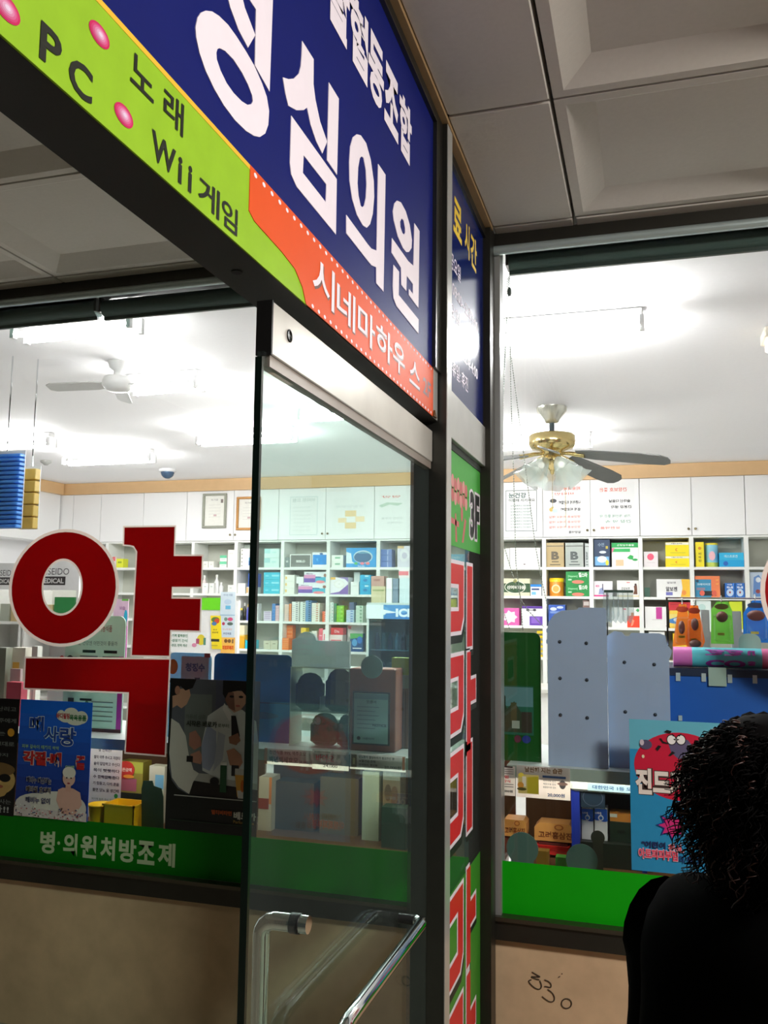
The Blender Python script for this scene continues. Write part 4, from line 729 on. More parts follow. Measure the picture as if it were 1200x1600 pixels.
# wall cabinets above
DXS=[-7.28,-6.84,-6.44,-5.84,-5.25,-4.63,-4.06,-3.48,-2.9,-2.28,-1.66,-1.04,-.55,-.06,.44,.94,1.45,1.96]; DXS=[x*KB for x in DXS]
ZT=H+1.31*KB
pairs=[(0,2,'in the far left corner'),(2,4,'third and fourth doors from the left corner'),(4,6,'carrying the silver framed certificate'),(6,8,'carrying the wooden framed certificate, at the door edge'),(8,11,'behind the door post'),(11,13,'behind the light of the ceiling fan, with posters'),(13,15,'with plain doors, right of the posters'),(15,17,'at the right edge')]
for a,b,lab in pairs:
    xa,xb=DXS[a],DXS[b]; t=thing('wall_cabinet','white wall cabinet '+lab,'cabinet',((xa+xb)/2,B+.2,RZ[0]))
    MB().box(xa+.002,xb-.002,B+.02,B+.38,RZ[0],ZT,CABW).build('body',t)
    for i in range(a,b):
        m=MB(); m.bbox(DXS[i]+.003,DXS[i+1]-.003,B-.004,B+.018,RZ[0],ZT-.004,CABW,.002); d=m.build('door',t)
        if lab.startswith(('carrying','behind the light','with plain')):
            kx=DXS[i+1]-.035 if (i-a)%2==0 else DXS[i]+.035
            MB().lathe([(.008,0),(.008,.012),(.014,.018),(.012,.026),(.0001,.028)],(kx,B-.004,RZ[0]+.07),M((150,140,110),0.25,0.9),14,(0,-1,0)).build('knob',d)
m=MB(); m.box(-7.85,2.6,B-.02,B+.4,ZT,ZC-.002,M((226,188,140),0.5,0,0.06,10)); struct(m.build('trim_5'))
m=MB(); m.box(-7.85,-7.45,3.8,B-.03,ZT,ZC-.002,M((226,188,140),0.5,0,0.06,10)); struct(m.build('trim_6'))
m=MB(); m.box(-7.85,-7.5,4.2,B-.03,RZ[0],ZT-.002,CABW); tag(m.build('wall_cabinet'),'white wall cabinets running along the left wall','cabinet')
# framed certificates and posters on the cabinet doors
def framed(box,label,fc):
    x0,x1,z0,z1=rect(*box,B-.03); t=thing('picture_frame',label,'picture frame',((x0+x1)/2,B-.02,z0)); w_=.028
    m=MB(); c=M(fc,0.4,0.2,0.1)
    for a,b,cc,d in ((x0,x1,z0,z0+w_),(x0,x1,z1-w_,z1),(x0,x0+w_,z0+w_,z1-w_),(x1-w_,x1,z0+w_,z1-w_)): m.bbox(a,b,B-.034,B-.006,cc,d,c,.004)
    m.build('frame',t)
    m=MB(); m.quad(FY(B-.012),x0+w_,x1-w_,z0+w_,z1-w_,0,M((236,236,228),0.5)); p=Pic(m,FY(B-.012),x0+w_,x1-w_,z0+w_,z1-w_,.0004)
    p.t('허가증',.3,.1,.66,.17,(150,150,150),.01).r(.80,.12,.92,.24,(110,100,96))
    for k in range(5): p.r(.2,.3+k*.1,.8,.31+k*.1,(206,206,200))
    p.r(.45,.62,.6,.68,(200,170,170)); m.build('certificate',t); return t
framed((316,771,353,825),'silver framed certificate on the wall cabinet left of the wooden one',(150,152,138))
framed((369,776,406,828),'wooden framed certificate at the door edge',(176,124,60))
def poster(box,label,draw,col=(240,241,240)): return ytag('poster',label,'poster',box,B-.0065,col,draw,.001)
def pe(p):
    c=(10,80,70); 
    for a in ((.0,.0,1,.012),(0,.988,1,1),(0,0,.015,1),(.985,0,1,1)): p.r(*a,c)
    p.t('눈건강',.10,.06,.66,.19,c,.02).t('이럴때 지키세요',.10,.21,.94,.28,(16,60,52),.015)
    for k in range(8): p.t('눈이 침침하고 피로할때',.16,.36+k*.075,.80,.395+k*.075,(70,120,110),.01)
poster((790,766,839,830),'eye health poster with a green border on the cabinets right of the post',pe)
PR=(224,100,80)
def pm1(p):
    p.t('피로회복에 좋은',.05,.06,.95,.13,PR,.02,True).t('비타민',.2,.17,.75,.22,PR,.01,True).t('나른하게 피곤할때',.32,.33,.95,.40,(16,20,28),.03,True).t('쉽게 피로할때',.38,.47,.95,.53,(16,20,28),.03,True).e(.16,.33,.1,.04,(40,44,50)).e(.10,.5,.06,.04,(210,180,90)).r(.14,.49,.28,.56,(200,220,236))
    for k in range(3): p.t('영양보충 하세요 매일',.04,.62+k*.10,.94,.67+k*.10,PR,.01,True)
    p.t('일양약품',.6,.92,.95,.97,(40,46,54),.02,True)
poster((856,756,910,836),'poster with mirrored red and black text on the second cabinet door right of the post',pm1)
def pm2(p):
    p.t('간장보호 좋은',.05,.10,.80,.18,PR,.02,True).t('술마신 다음날',.3,.34,.88,.40,(12,22,26),.03,True).t('간건강 생각',.36,.46,.92,.52,(12,22,26),.03,True).t('기능 개선에 좋은 약',.05,.64,.88,.70,(110,160,140),.01,True).t('간장 약 속',.2,.75,.9,.81,(110,160,140),.01,True).t('유한약품',.06,.88,.6,.93,PR,.01,True)
poster((934,754,992,832),'poster with mirrored dark green text on the third cabinet door right of the post',pm2)
def pl1(p):
    c=(190,214,214)
    for a in ((.0,.0,1,.012),(0,.988,1,1),(0,0,.015,1),(.985,0,1,1)): p.r(*a,c)
    p.t('비타민 드림',.1,.04,.9,.14,(196,210,206),.02,True)
    for k in range(7): p.t('매일 건강을 지키는',.1,.26+k*.1,.75,.30+k*.1,(206,218,216),.0,True)
poster((453,776,496,836),'pale bordered poster seen through the upper door glass',pl1)
poster((520,778,574,830),'pale poster with orange blocks behind the upper door glass',lambda p:(p.t('종합영양제',.1,.22,.9,.30,(214,220,222),.01,True),p.r(.36,.38,.68,.56,(244,214,160)),p.r(.16,.60,.4,.74,(246,222,180)),p.r(.66,.56,.92,.72,(246,222,180)),p.r(.36,.74,.68,.92,(244,214,160))))
poster((592,772,634,830),'pale poster with a green swoosh seen through the upper door glass',lambda p:(p.t('영양',.1,.04,.8,.1,PR,.01,True),p.p([(.0,.30),(.3,.22),(.9,.25),(.7,.32),(.4,.28),(.1,.36)],(190,214,196)),p.t('건강한 하루를',.1,.62,.9,.68,(196,206,204),.01,True),p.t('시작해요',.3,.74,.9,.80,(196,206,204),.01,True)))
# ------------------------------------------------------------------ goods on the shelves
YS=B+.03
def prod(label,box,dep,col,draw=None,row=None,cat='box',name='carton',group=None,Y=None,z0=None,parent=None):
    zz=None if row is None else RZ[row]+.0145
    if z0 is not None: zz=z0
    return cbox(name,label,cat,box,Y or YS,dep,col,draw,zz,group)
def topof(box,Y=None): return rect(*box,Y or YS)[3]+.001
prod('plain white carton at the left on the top shelf behind the bead chains',(797,856,844,886),.2,(238,236,234),lambda p:p.r(.30,.3,.62,.31,(210,205,205)).e(.48,.85,.04,.025,(90,80,80)),1)
prod('narrow white carton behind the plain white carton, behind the bead chains',(786,857,796.5,886),.2,(226,226,222),None,1)
def tinB(c): return lambda p:(p.r(.02,.12,.98,.15,(90,90,84)),p.t('B',.28,.36,.72,.70,c,.05),p.r(.3,.76,.7,.80,c),p.r(.2,.88,.8,.92,c))
prod('gold tin lettered B on the top shelf',(853,848,881,885),.2,(190,168,122),tinB((96,88,70)),1,'tin','tin')
prod('silver tin lettered B beside the gold one',(883.5,848,911.5,885),.2,(176,184,178),tinB((84,92,92)),1,'tin','tin')
prod('narrow silver tin right of the two lettered B',(914,849,922.5,885),.2,(192,200,198),tinB((110,120,120)),1,'tin','tin')
prod('navy carton with a moonlit cloud picture on the top shelf',(928,843,953,884),.2,(22,50,84),lambda p:(p.t('수면',.25,.12,.65,.26,(130,150,170),.03),p.e(.55,.46,.22,.05,(220,226,232)),p.r(.06,.62,.94,.94,(120,180,226)),p.e(.5,.72,.3,.12,(236,240,242)),p.e(.82,.84,.10,.10,(240,220,60)),p.r(.74,.24,.88,.34,(190,170,60))),1)
prod('white carton with green bands and leaf picture on the top shelf',(956,848,998,885),.2,(240,242,238),lambda p:(p.r(0,0,1,.20,(30,160,80)),p.r(.0,.24,.70,.38,(50,180,96)),p.p([(0,.22),(.12,.22),(.02,.40),(0,.40)],(230,110,150)),p.t('은행잎추출물',.2,.06,.85,.14,(220,240,226),.02),p.r(.15,.70,.44,.95,(240,200,160)),p.p([(.58,.62),(.70,.50),(.82,.55),(.80,.70),(.66,.68)],(40,170,80)),p.e(.88,.70,.10,.05,(50,170,90))),1)
prod('small white carton with a pink disc on the top shelf',(1006,862,1028,885),.15,(236,230,232),lambda p:(p.e(.48,.34,.24,.22,(232,90,120)),p.r(.2,.70,.8,.73,(214,206,210))),1)
yb=lambda p:(p.r(0,.02,1,.20,(240,238,220)),p.e(.48,.55,.06,.10,(220,110,30),14),p.e(.50,.55,.045,.07,(250,226,30),14),p.t('에너지',.25,.06,.70,.15,(120,110,70),.02),p.r(.2,.75,.85,.79,(200,190,60)))
prod('lower yellow carton of the stack of two on the top shelf',(1040,869,1081,885),.2,(248,226,22),yb,1)
prod('upper yellow carton of the stack of two on the top shelf',(1040,847,1080,869),.2,(248,226,22),yb,None,z0=topof((1040,869,1081,885)))
prod('tall yellow carton with vertical lettering on the top shelf',(1087,847,1100,885),.12,(246,226,40),lambda p:(p.e(.5,.25,.2,.06,(214,140,40)),p.t('비',.35,.42,.66,.52,(120,110,40),.03),p.t('타',.35,.56,.66,.66,(120,110,40),.03),p.t('민',.35,.70,.66,.80,(120,110,40),.03)),1)
x0,x1,_,z1=rect(1102,849,1122,885,YS+.08); rr_=(x1-x0)/2; z0=RZ[1]+.0145; t=thing('tin_can','blue and yellow round can on the top shelf','can',((x0+x1)/2,YS+.09,z0))
MB().lathe([(rr_,0),(rr_,z1-z0-.02)],((x0+x1)/2,YS+.09,z0),M((140,206,232),0.3,0,0.1,14),24).build('can_body',t)
MB().lathe([(rr_*1.03,z1-z0-.0195),(rr_*1.03,z1-z0),(.001,z1-z0)],((x0+x1)/2,YS+.09,z0),M((240,226,70),0.3),24).build('lid',t)
m=MB(); m.lathe([(rr_*1.005,.002),(rr_*1.005,.05)],((x0+x1)/2,YS+.09,z0),M((200,214,90),0.3),24); m.ell(FY(YS+.09-rr_*1.01),(x0+x1)/2,z0+.12,rr_*.5,.05,.001,M((246,190,200),0.4),14); m.build('label_band',t)
cy=lambda p:(p.t('에스트로겐',.2,.3,.75,.6,(150,220,240),.02),)
prod('lower cyan carton of the stack of two on the top shelf',(1124,875,1163,885),.2,(16,166,222),lambda p:p.e(.26,.5,.10,.34,(30,100,190),16),1)
prod('upper cyan carton of the stack of two on the top shelf',(1124,863.5,1162,875),.2,(40,180,226),lambda p:p.t('에스트로겐',.2,.3,.75,.7,(190,236,248),.02),None,z0=topof((1124,875,1163,885)))
prod('cream carton with a dark green oval label behind the bead chains',(782,904,828,931),.2,(226,224,190),lambda p:(p.r(0,.28,1,.8,(34,74,40)),p.e(.5,.5,.36,.36,(236,236,220),28),p.e(.5,.5,.34,.33,(34,74,40),28),p.t('산머비타움',.22,.40,.84,.62,(236,236,226),.03),p.e(.5,.14,.06,.1,(150,150,70))),2)
prod('small white and blue carton beside the green oval carton',(829,913,846,932),.15,(236,240,244),lambda p:(p.r(0,0,1,.22,(30,130,210)),p.r(.1,.35,.8,.5,(40,70,120)),p.r(.1,.65,.5,.9,(120,190,230))),2)
x0,x1,_,z1=rect(854,903,880,931,YS); x0+=.02; z0=RZ[2]+.0145; t=thing('jar','orange jar with a yellow screw lid on the second shelf','jar',((x0+x1)/2,YS+.1,z0)); rr_=(x1-x0)/2
m=MB(); m.lathe([(rr_*.96,0),(rr_,.02),(rr_,(z1-z0)*.72),(rr_*.94,(z1-z0)*.78)],((x0+x1)/2,YS+.1,z0),M((232,150,50),0.3,0,0.08,14),24); m.build('jar_body',t)
MB().lathe([(rr_*1.02,(z1-z0)*.78),(rr_*1.02,(z1-z0)),(.001,(z1-z0))],((x0+x1)/2,YS+.1,z0),M((250,214,40),0.3),24).build('lid',t)
m=MB(); Fq=FY(YS+.1-rr_*1.01); m.ell(Fq,(x0+x1)/2,z0+(z1-z0)*.40,rr_*.6,rr_*.6,.001,M((244,226,180),0.4),22); m.ell(Fq,(x0+x1)/2,z0+(z1-z0)*.40,rr_*.42,rr_*.42,.0016,M((240,180,90),0.4),22); m.build('label_disc',t)
gb=lambda p:(p.t('헬스타',.55,.08,.92,.46,(236,246,236),.04),p.t('[Hepamerz]',.1,.30,.5,.5,(160,220,170),.02),p.r(.1,.6,.25,.72,(180,226,190)),p.e(.52,.84,.26,.14,(236,130,110),20))
prod('lower green carton of the stack of two with white lettering',(884,912.5,924,932),.2,(24,136,62),gb,2)
prod('upper green carton of the stack of two with white lettering',(884,893,924,912.5),.2,(24,136,62),gb,None,z0=topof((884,912.5,924,932)))
prod('white carton with a pink foot and blue picture on the second shelf',(928,908,957,932),.2,(240,236,240),lambda p:(p.r(0,.9,.8,1,(226,60,140)),p.p([(.25,.85),(.3,.5),(.5,.4),(.55,.85)],(150,160,200)),p.r(.45,.18,.5,.6,(60,60,90)),p.t('레모',.1,.25,.3,.4,(220,90,150),.03)),2)
prod('white carton with a seated woman silhouette on the second shelf',(964,907,998,933),.2,(240,240,236),lambda p:(p.t('건강보조',.2,.42,.6,.58,(90,96,100),.02),p.r(.45,.1,.6,.15,(220,110,110)),p.p([(.78,.35),(.86,.22),(.92,.3),(.94,.85),(.74,.85),(.80,.6)],(110,70,50)),p.e(.86,.25,.05,.07,(60,40,34)),p.r(0,.92,1,1,(226,210,170))),2)
prod('tiny dark green carton left of the white and yellow carton',(1007,918,1015.5,933),.08,(46,84,70),None,2)
prod('long white carton with yellow end and black lettering on the second shelf',(1026,905,1082,934),.2,(242,242,240),lambda p:(p.p([(.75,.0),(1,.0),(1,1),(.72,1),(.78,.5)],(246,196,60)),p.t('알보젠',.28,.42,.62,.68,(50,50,60),.03),p.t('알보젠',.32,.14,.58,.25,(90,90,100),.01),p.r(.28,.72,.48,.90,(120,120,190)),p.e(.82,.75,.07,.14,(240,150,70),16)),2)
prod('orange and blue carton with a binocular picture on the second shelf',(1086,900,1125,933),.2,(238,130,80),lambda p:(p.r(0,.16,.65,1,(50,140,180)),p.e(.10,.24,.06,.06,(30,60,80)),p.t('크레이지굿',.08,.34,.62,.44,(210,232,240),.03),p.r(.06,.55,.4,.66,(150,130,150)),p.r(.18,.70,.84,.92,(30,30,34)),p.e(.28,.80,.10,.13,(226,100,80)),p.e(.76,.80,.10,.13,(226,100,80)),p.p([(.82,.18),(.96,.16),(.9,.22)],(246,190,80)),p.p([(.82,.36),(.96,.34),(.9,.40)],(246,190,80))),2)
tw=lambda p:(p.t('비콤',.25,.06,.75,.16,(220,230,240),.03),p.t('제노콤',.16,.22,.84,.38,(230,238,246),.04),p.e(.5,.66,.36,.26,(200,220,240)),p.e(.5,.64,.10,.08,(150,60,80)))
prod('left blue carton of a matching pair on the second shelf',(1133,911,1148,934),.15,(40,110,196),tw,2)
prod('right blue carton of a matching pair on the second shelf',(1149,911,1163.5,934),.15,(40,110,196),tw,2)
prod('pale blue pouch box at the right edge of the second shelf',(1172,894,1192,930),.12,(190,206,224),lambda p:(p.p([(.3,.2),(.7,.1),(.95,.3),(.9,.95),(.2,.95)],(100,140,200)),p.e(.6,.75,.18,.08,(150,70,70)),p.e(.65,.3,.2,.1,(220,228,236))),2)
# third shelf
prod('pink carton with a white star burst on the third shelf',(783,950,811,978),.15,(226,100,176),lambda p:p.p([(.5+ (.42 if k%2==0 else .3)*math.cos(k*.4488),.52+(.40 if k%2==0 else .28)*math.sin(k*.4488)) for k in range(14)],(246,232,240)),3)
wp=(815,951,849,978)
prod('white carton with a purple square on the third shelf',wp,.2,(238,238,240),lambda p:(p.r(.38,.45,1,.98,(104,60,170)),p.r(.46,.50,.86,.86,(140,100,200)),p.e(.30,.08,.08,.07,(60,60,66)),p.e(.62,.08,.08,.07,(60,60,66)),p.r(.36,.06,.56,.10,(60,60,66))),3)
prod('flat purple carton lying on the white carton with the purple square',(816,947,848,951),.2,(90,50,150),None,None,z0=topof(wp))
prod('blue patterned carton mostly hidden by the tall grey stand',(857,945,883,978),.2,(50,90,180),lambda p:(p.e(.3,.2,.2,.08,(210,220,240)),p.e(.7,.12,.2,.06,(200,214,240)),p.r(.1,.3,.9,.4,(120,150,210))),3)
prod('small brown carton mostly hidden by the tall grey stand',(911,938,924,978),.12,(120,96,90),lambda p:p.r(.1,.05,.9,.2,(200,190,186)),3)
prod('white carton with an orange-red block and a green cross on the third shelf',(956,949,999,980),.2,(240,240,238),lambda p:(p.r(.56,.42,1,1,(236,70,40)),p.p([(.68,.95),(.75,.6),(.82,.65),(.76,.9)],(246,150,120)),p.r(.92,.06,.98,.22,(60,160,90)),p.r(.88,.11,1,.17,(60,160,90)),p.r(.7,.26,.8,.42,(200,130,80)),p.r(.4,.05,.52,.12,(220,80,110))),3)
prod('white carton with a magenta stripe on the third shelf',(1008,948,1044,984),.2,(240,240,238),lambda p:(p.r(.48,.02,.74,.58,(196,60,150)),p.r(.3,.60,.75,.62,(190,190,190)),p.r(.9,.88,.95,.92,(90,90,90))),3)
eb=(1046,954,1076,983)
prod('carton with a large blue eye picture on the third shelf',eb,.2,(236,200,70),lambda p:(p.r(0,.2,1,.85,(70,130,190)),p.p([(0,.2),(1,.2),(1,.3),(.5,.32),(0,.5)],(230,210,120)),p.e(.55,.52,.34,.14,(220,230,240)),p.e(.55,.52,.13,.13,(30,60,100)),p.p([(0,.7),(.5,.78),(1,.70),(1,.85),(0,.9)],(240,206,90)),p.r(0,.9,1,1,(230,190,60))),3)
prod('flat red carton lying on the carton with the eye picture',(1045,941,1083,954),.2,(196,40,50),lambda p:p.r(.05,.2,.9,.3,(160,20,34)),None,z0=topof(eb))
prod('pale mint and white carton behind the orange blister packs',(1088,938,1111,983),.15,(226,240,236),lambda p:p.e(.4,.25,.25,.12,(190,220,214)),3)
prod('yellow-green carton behind the green blister pack',(1140,940,1160,984),.15,(210,226,40),None,3)
# fourth shelf
for k in range(6): prod('thin yellow carton in the stack between the green card and the tall grey stand',(839,986+k*7.6,850,993.4+k*7.6),.15,(240,214,30),lambda p:p.r(.1,.4,.9,.6,(200,150,30)),None,z0=RZ[4]+.0145+(5-k)*(RZ[3]-RZ[4])*.15,group='stack of thin yellow cartons')
prod('white carton behind the top of the shorter grey stand',(1014,987,1039,1032),.2,(236,238,234),lambda p:p.r(.55,.1,.9,.2,(210,214,210)),4)
prod('yellow carton with an orange arc behind the rolled poster',(1052,990,1076,1034),.2,(244,206,40),lambda p:(p.e(.5,.45,.48,.20,(240,140,30)),p.e(.5,.52,.4,.16,(246,216,60))),4)
# ------ left bays, seen through the door glass and left of it
def stack(n,boxcol,dep,row,label,draw=None,group=None,col=None,boxes=None):
    x0,y0,x1,y1=boxcol; hz=(rect(x0,y0,x1,y1,YS)[3]-(RZ[row]+.0145))/n
    xa,xb,_,_=rect(x0,y0,x1,y1,YS); xa,xb=clipbay(xa,xb)
    for k in range(n):
        m=MB(); za=RZ[row]+.0145+k*hz; m.box(xa,xb,YS,YS+dep,za,za+hz-.002,M(col,0.45,0,0.03))
        if draw: draw(Pic(m,FY(YS),xa,xb,za,za+hz-.002,.0006,.0003))
        lab=label if isinstance(label,str) else label[k]
        tag(m.build('carton'),lab,'box',group)
teal=lambda p:p.r(0,0,.4,.5,(170,220,220)).r(.5,.3,.8,.5,(190,230,226))
stack(2,(413,857,436,887),.2,1,('lower pale teal carton on the top shelf right of the door edge','upper pale teal carton on the top shelf right of the door edge'),teal,None,(214,238,234))
prod('small grey carton left of the white-rimmed dark carton',(443,871,452.5,887),.1,(120,136,134),lambda p:p.r(.2,.3,.7,.5,(200,206,204)),1)
prod('dark grey carton with a white rim on the top shelf, seen through the door',(453,866,486,887),.2,(240,240,238),lambda p:(p.r(.04,.07,.96,.95,(112,116,110)),p.t('BEBLO',.3,.45,.72,.62,(236,238,234),.04),p.r(.1,.84,.9,.88,(150,154,150))),1)
prod('white carton with a bright blue panel on the top shelf, seen through the door',(488,863,513,887),.2,(240,244,246),lambda p:(p.r(.04,.16,.96,.82,(20,140,220)),p.t('K',.3,.4,.42,.58,(120,200,246),.03),p.e(.6,.1,.12,.06,(30,90,150))),1)
stack(2,(518,867,536,887),.15,1,('lower small white carton beside the big blue glove box','upper small white carton beside the big blue glove box'),lambda p:p.r(.3,.3,.75,.6,(140,190,160)),None,(240,242,236))
prod('big light blue glove carton with an oval picture, seen through the door',(541,856,588,887),.2,(60,160,224),lambda p:(p.p([(0,.2),(.16,.28),(.2,.7),(.3,.8),(0,.8)],(226,240,248)),p.e(.56,.46,.32,.33,(200,224,236),26),p.e(.55,.48,.29,.28,(70,110,150),26),p.t('프리미엄',.4,.22,.78,.30,(150,220,230),.02),p.e(.33,.80,.06,.07,(90,190,110)),p.e(.54,.80,.07,.07,(236,130,150)),p.e(.72,.80,.07,.07,(236,130,140)),p.t('hands',.4,.9,.62,.97,(226,240,248),.02)),1)
stack(3,(591,858,612,884),.15,1,('lowest blue carton in the stack right of the glove carton','middle blue carton in the stack right of the glove carton','topmost blue carton in the stack right of the glove carton'),lambda p:p.r(.6,.1,.66,.9,(200,214,236)),None,(96,124,186))
prod('white and lilac carton at the right of the top shelf, seen through the door',(621,853,641,884),.2,(226,222,236),lambda p:(p.e(.55,.45,.4,.3,(240,238,244),20),p.r(0,0,.5,.12,(226,190,140)),p.e(.55,.45,.2,.15,(206,200,222))),1)
stack(3,(412,894,437,930),.2,2,('lowest of three cyan cartons right of the door edge','middle of three cyan cartons right of the door edge','topmost of three cyan cartons right of the door edge'),lambda p:p.r(.5,.35,.95,.6,(150,222,236)).r(.1,.4,.3,.6,(130,214,232)),None,(50,190,216))
stack(3,(444,898,460,929),.15,2,('lowest of three white cartons with yellow marks','middle of three white cartons with yellow marks','topmost of three white cartons with yellow marks'),lambda p:p.e(.15,.5,.1,.25,(240,200,110),10),None,(238,238,230))
tis=lambda p:(p.r(0,.25,.5,.55,(226,150,196)),p.r(0,.55,.5,.9,(110,80,170)),p.r(.5,.45,.95,.9,(70,180,206)),p.t('Mega',.1,.10,.38,.25,(150,110,160),.02),p.e(.72,.85,.2,.12,(240,140,150)),p.e(.92,.3,.06,.15,(150,110,90)),p.r(.5,.4,.75,.5,(40,110,160)))
tb=(466,912,511,930)
prod('lower pink and blue tissue carton, seen through the door',tb,.2,(236,240,244),tis,2)
prod('upper pink and blue tissue carton, seen through the door',(475,893.5,511,912),.2,(236,240,244),tis,None,z0=topof(tb))
prod('small white carton left of the upper tissue carton',(463,901,474,912),.1,(236,240,236),None,None,z0=topof(tb))
prod('white and purple carton with a round smiling face, seen through the door',(515,902,544,930),.2,(240,238,242),lambda p:(p.p([(.35,0),(1,0),(1,.3),(.8,.1)],(150,130,190)),p.p([(0,.95),(.5,.85),(1,.4),(1,1),(0,1)],(130,100,176)),p.r(0,.0,.28,.14,(240,190,90)),p.e(.5,.40,.3,.22,(230,226,216),22),p.e(.5,.40,.27,.19,(244,242,240),22),p.r(.45,.38,.55,.40,(150,150,150))),2)
prod('short white carton left of the cyan stack, seen through the door',(548,909,560.5,930),.12,(240,242,240),lambda p:p.r(.2,.3,.7,.34,(200,206,200)),2)
prod('tall white carton behind the short white one, seen through the door',(553,894,562,930),.1,(236,240,238),None,2,Y=YS+.13)
stack(2,(562.5,898,579,930),.15,2,('lower bright blue carton of the pair by the fridge','upper bright blue carton of the pair by the fridge'),lambda p:p.r(.45,.05,.8,.2,(200,236,246)).e(.5,.55,.2,.15,(40,130,190)),None,(50,176,222))
rnd=random.Random(11)
def bar(c2): return lambda p:p.r(.55,.25,.85,.7,c2)
for (x0,x1,yt,n,col,c2,lab) in ((444.5,451,944,9,(240,214,200),(220,200,190),'thin cream carton in the leftmost column of the third shelf'),(451.5,455,943,9,(232,140,70),(240,190,150),'thin orange carton in the narrow column on the third shelf'),(456,467,940,10,(238,238,230),(120,120,120),'thin white carton in the widest white column on the third shelf'),(469,477,940,10,(226,236,228),(80,90,90),'thin pale green carton in the column left of the blue one'),(477.5,486,938,10,(110,150,196),(50,60,80),'thin blue carton in the column in the middle of the third shelf'),(487,499,942,9,(240,238,228),(190,110,90),'thin white carton with red marks in the column right of the blue one'),(503.5,511,955,5,(236,110,70),(246,214,200),'thin orange-red carton in the short column at the divider')):
    stack(n,(x0,yt,x1,973),.2,3,lab,bar(c2),lab.split(' in ')[1] if False else lab.replace('thin ','stack of thin '),col)
for (x0,x1,yt,n,col,c2,lab) in ((514.5,521,941,6,(226,238,232),(150,190,180),'small white bottle-pack in the column by the divider, left of the green column'),(526,537,946,4,(120,196,60),(160,220,110),'small bright green pack in the green column on the third shelf'),(541,553,953,5,(190,216,236),(90,130,190),'small blue and white pack in the column right of the green one'),(556,567,946,5,(206,230,212),(140,180,150),'small mint pack in the column beside the fridge')):
    stack(n,(x0,yt,x1,973),.15,3,lab,bar(c2),lab.replace('small ','column of small '),col)
prod('dark grey-blue pack standing on the blue and white column',(546,941,553,952.5),.1,(90,106,140),None,None,z0=topof((541,953,553,973)))
prod('dark green bottle box left of the bright green column',(522,943,525.5,973),.08,(60,130,96),None,3)
# fourth shelf, left
ob=(438,997,451,1016)
lines=lambda p:[p.r(.1,.1+.16*k,.9,.14+.16*k,(246,176,120)) for k in range(5)]
prod('lower orange carton on the fourth shelf, standing forward',ob,.12,(236,130,62),lines,4,Y=YS-.03)
prod('upper orange carton on the fourth shelf, set back',(445,977,457,1016),.1,(236,126,60),lines,4,Y=YS+.10)
prod('small yellow carton above the grey card header',(470,981,478,1016),.1,(234,196,50),None,4)
prod('small white carton beside the yellow one above the grey card header',(487,986,495,1016),.1,(236,230,222),None,4)
prod('pink half of the pink and white carton pair',(498,982,504,1016),.12,(236,110,130),lambda p:p.r(.2,.3,.8,.34,(246,190,200)),4)
prod('white half of the pink and white carton pair',(504.3,984,511,1016),.12,(242,236,236),lambda p:p.r(.3,.2,.7,.5,(236,130,140)),4)
rb=(515,992,535,1016)
prod('white based carton under the red crown carton',rb,.15,(240,220,216),lambda p:p.r(.1,.3,.9,.5,(220,110,110)),4)
prod('red carton with a jagged top, seen through the door',(517,981,536,992),.12,(206,66,70),lambda p:p.t('Dia',.3,.3,.7,.7,(246,200,200),.03),None,z0=topof(rb))
prod('white carton with red lettering left of the fridge',(543,976,567,996),.05,(238,238,230),lambda p:(p.t('Hot',.04,.02,.24,.18,(220,60,70),.03),p.t('Winter Bath',.04,.45,.98,.72,(150,120,120),.01)),4,Y=YS+.12)
prod('dark blue and green carton left of the fridge, above the lime carton',(547,990,567,1024),.08,(24,70,120),lambda p:(p.p([(0,0),(1,.0),(1,.2),(0,.3)],(90,170,90)),p.e(.35,.5,.2,.2,(90,160,210)),p.e(.75,.35,.2,.2,(40,110,190)),p.r(.2,.78,.9,.84,(220,230,236))),4)
for k,(xa,xb) in enumerate(((412,422.5),(423,433.5))): prod(('tan carton on the fourth shelf, touching the door edge','second tan carton on the fourth shelf, right of the door edge')[k],(xa,1001,xb,1015),.15,(206,204,180),lambda p:p.r(.3,.3,.7,.4,(150,140,120)),4)
prod('lilac and white pack row on the third shelf right of the door edge',(412,955,424,973),.15,(216,206,222),lambda p:[p.r(.1,.1+k*.2,.9,.16+k*.2,(170,140,190)) for k in range(4)],3)
stack(6,(425,943,430,973),.15,3,'small blue carton in the slim column right of the door edge',None,'slim column of blue cartons',(70,130,196))
stack(6,(430.5,946,436,973),.15,3,'small pale pink carton in the slim column beside the slim blue column',None,'slim column of pink cartons',(226,190,194))
# left of the door edge
for k,(bx_,lab) in enumerate((((316,877,325,889),'low white carton left end beside the red letter'),((326,877,334,889),'low white carton right of the first low one'))): prod(lab,bx_,.12,(240,240,232),lambda p:p.r(.3,.4,.7,.6,(216,216,206)),1)
gw=lambda p:(p.r(0,.0,1,.45,(110,206,160)),p.r(.2,.6,.8,.75,(200,230,210)))
stack(2,(343.5,867.5,354,889),.12,1,('lower green and white carton beside the tall white carton','upper green and white carton beside the tall white carton'),gw,None,(240,244,238))
prod('tall white carton left of the divider, left of the door edge',(356,859,366,889),.12,(242,242,236),lambda p:p.r(.2,.2,.8,.23,(210,210,204)),1)
prod('tall white carton with dot marks right of the divider, left of the door edge',(376,857,390,889),.12,(238,240,232),lambda p:[p.r(.1,.08+.2*k,.22,.13+.2*k,(120,126,116)) for k in range(5)],1)
prod('dark green carton behind the tall white carton with dot marks',(381,851,397,889),.08,(50,90,66),lambda p:p.r(.0,.0,.9,.15,(190,200,190)),1,Y=YS+.14)
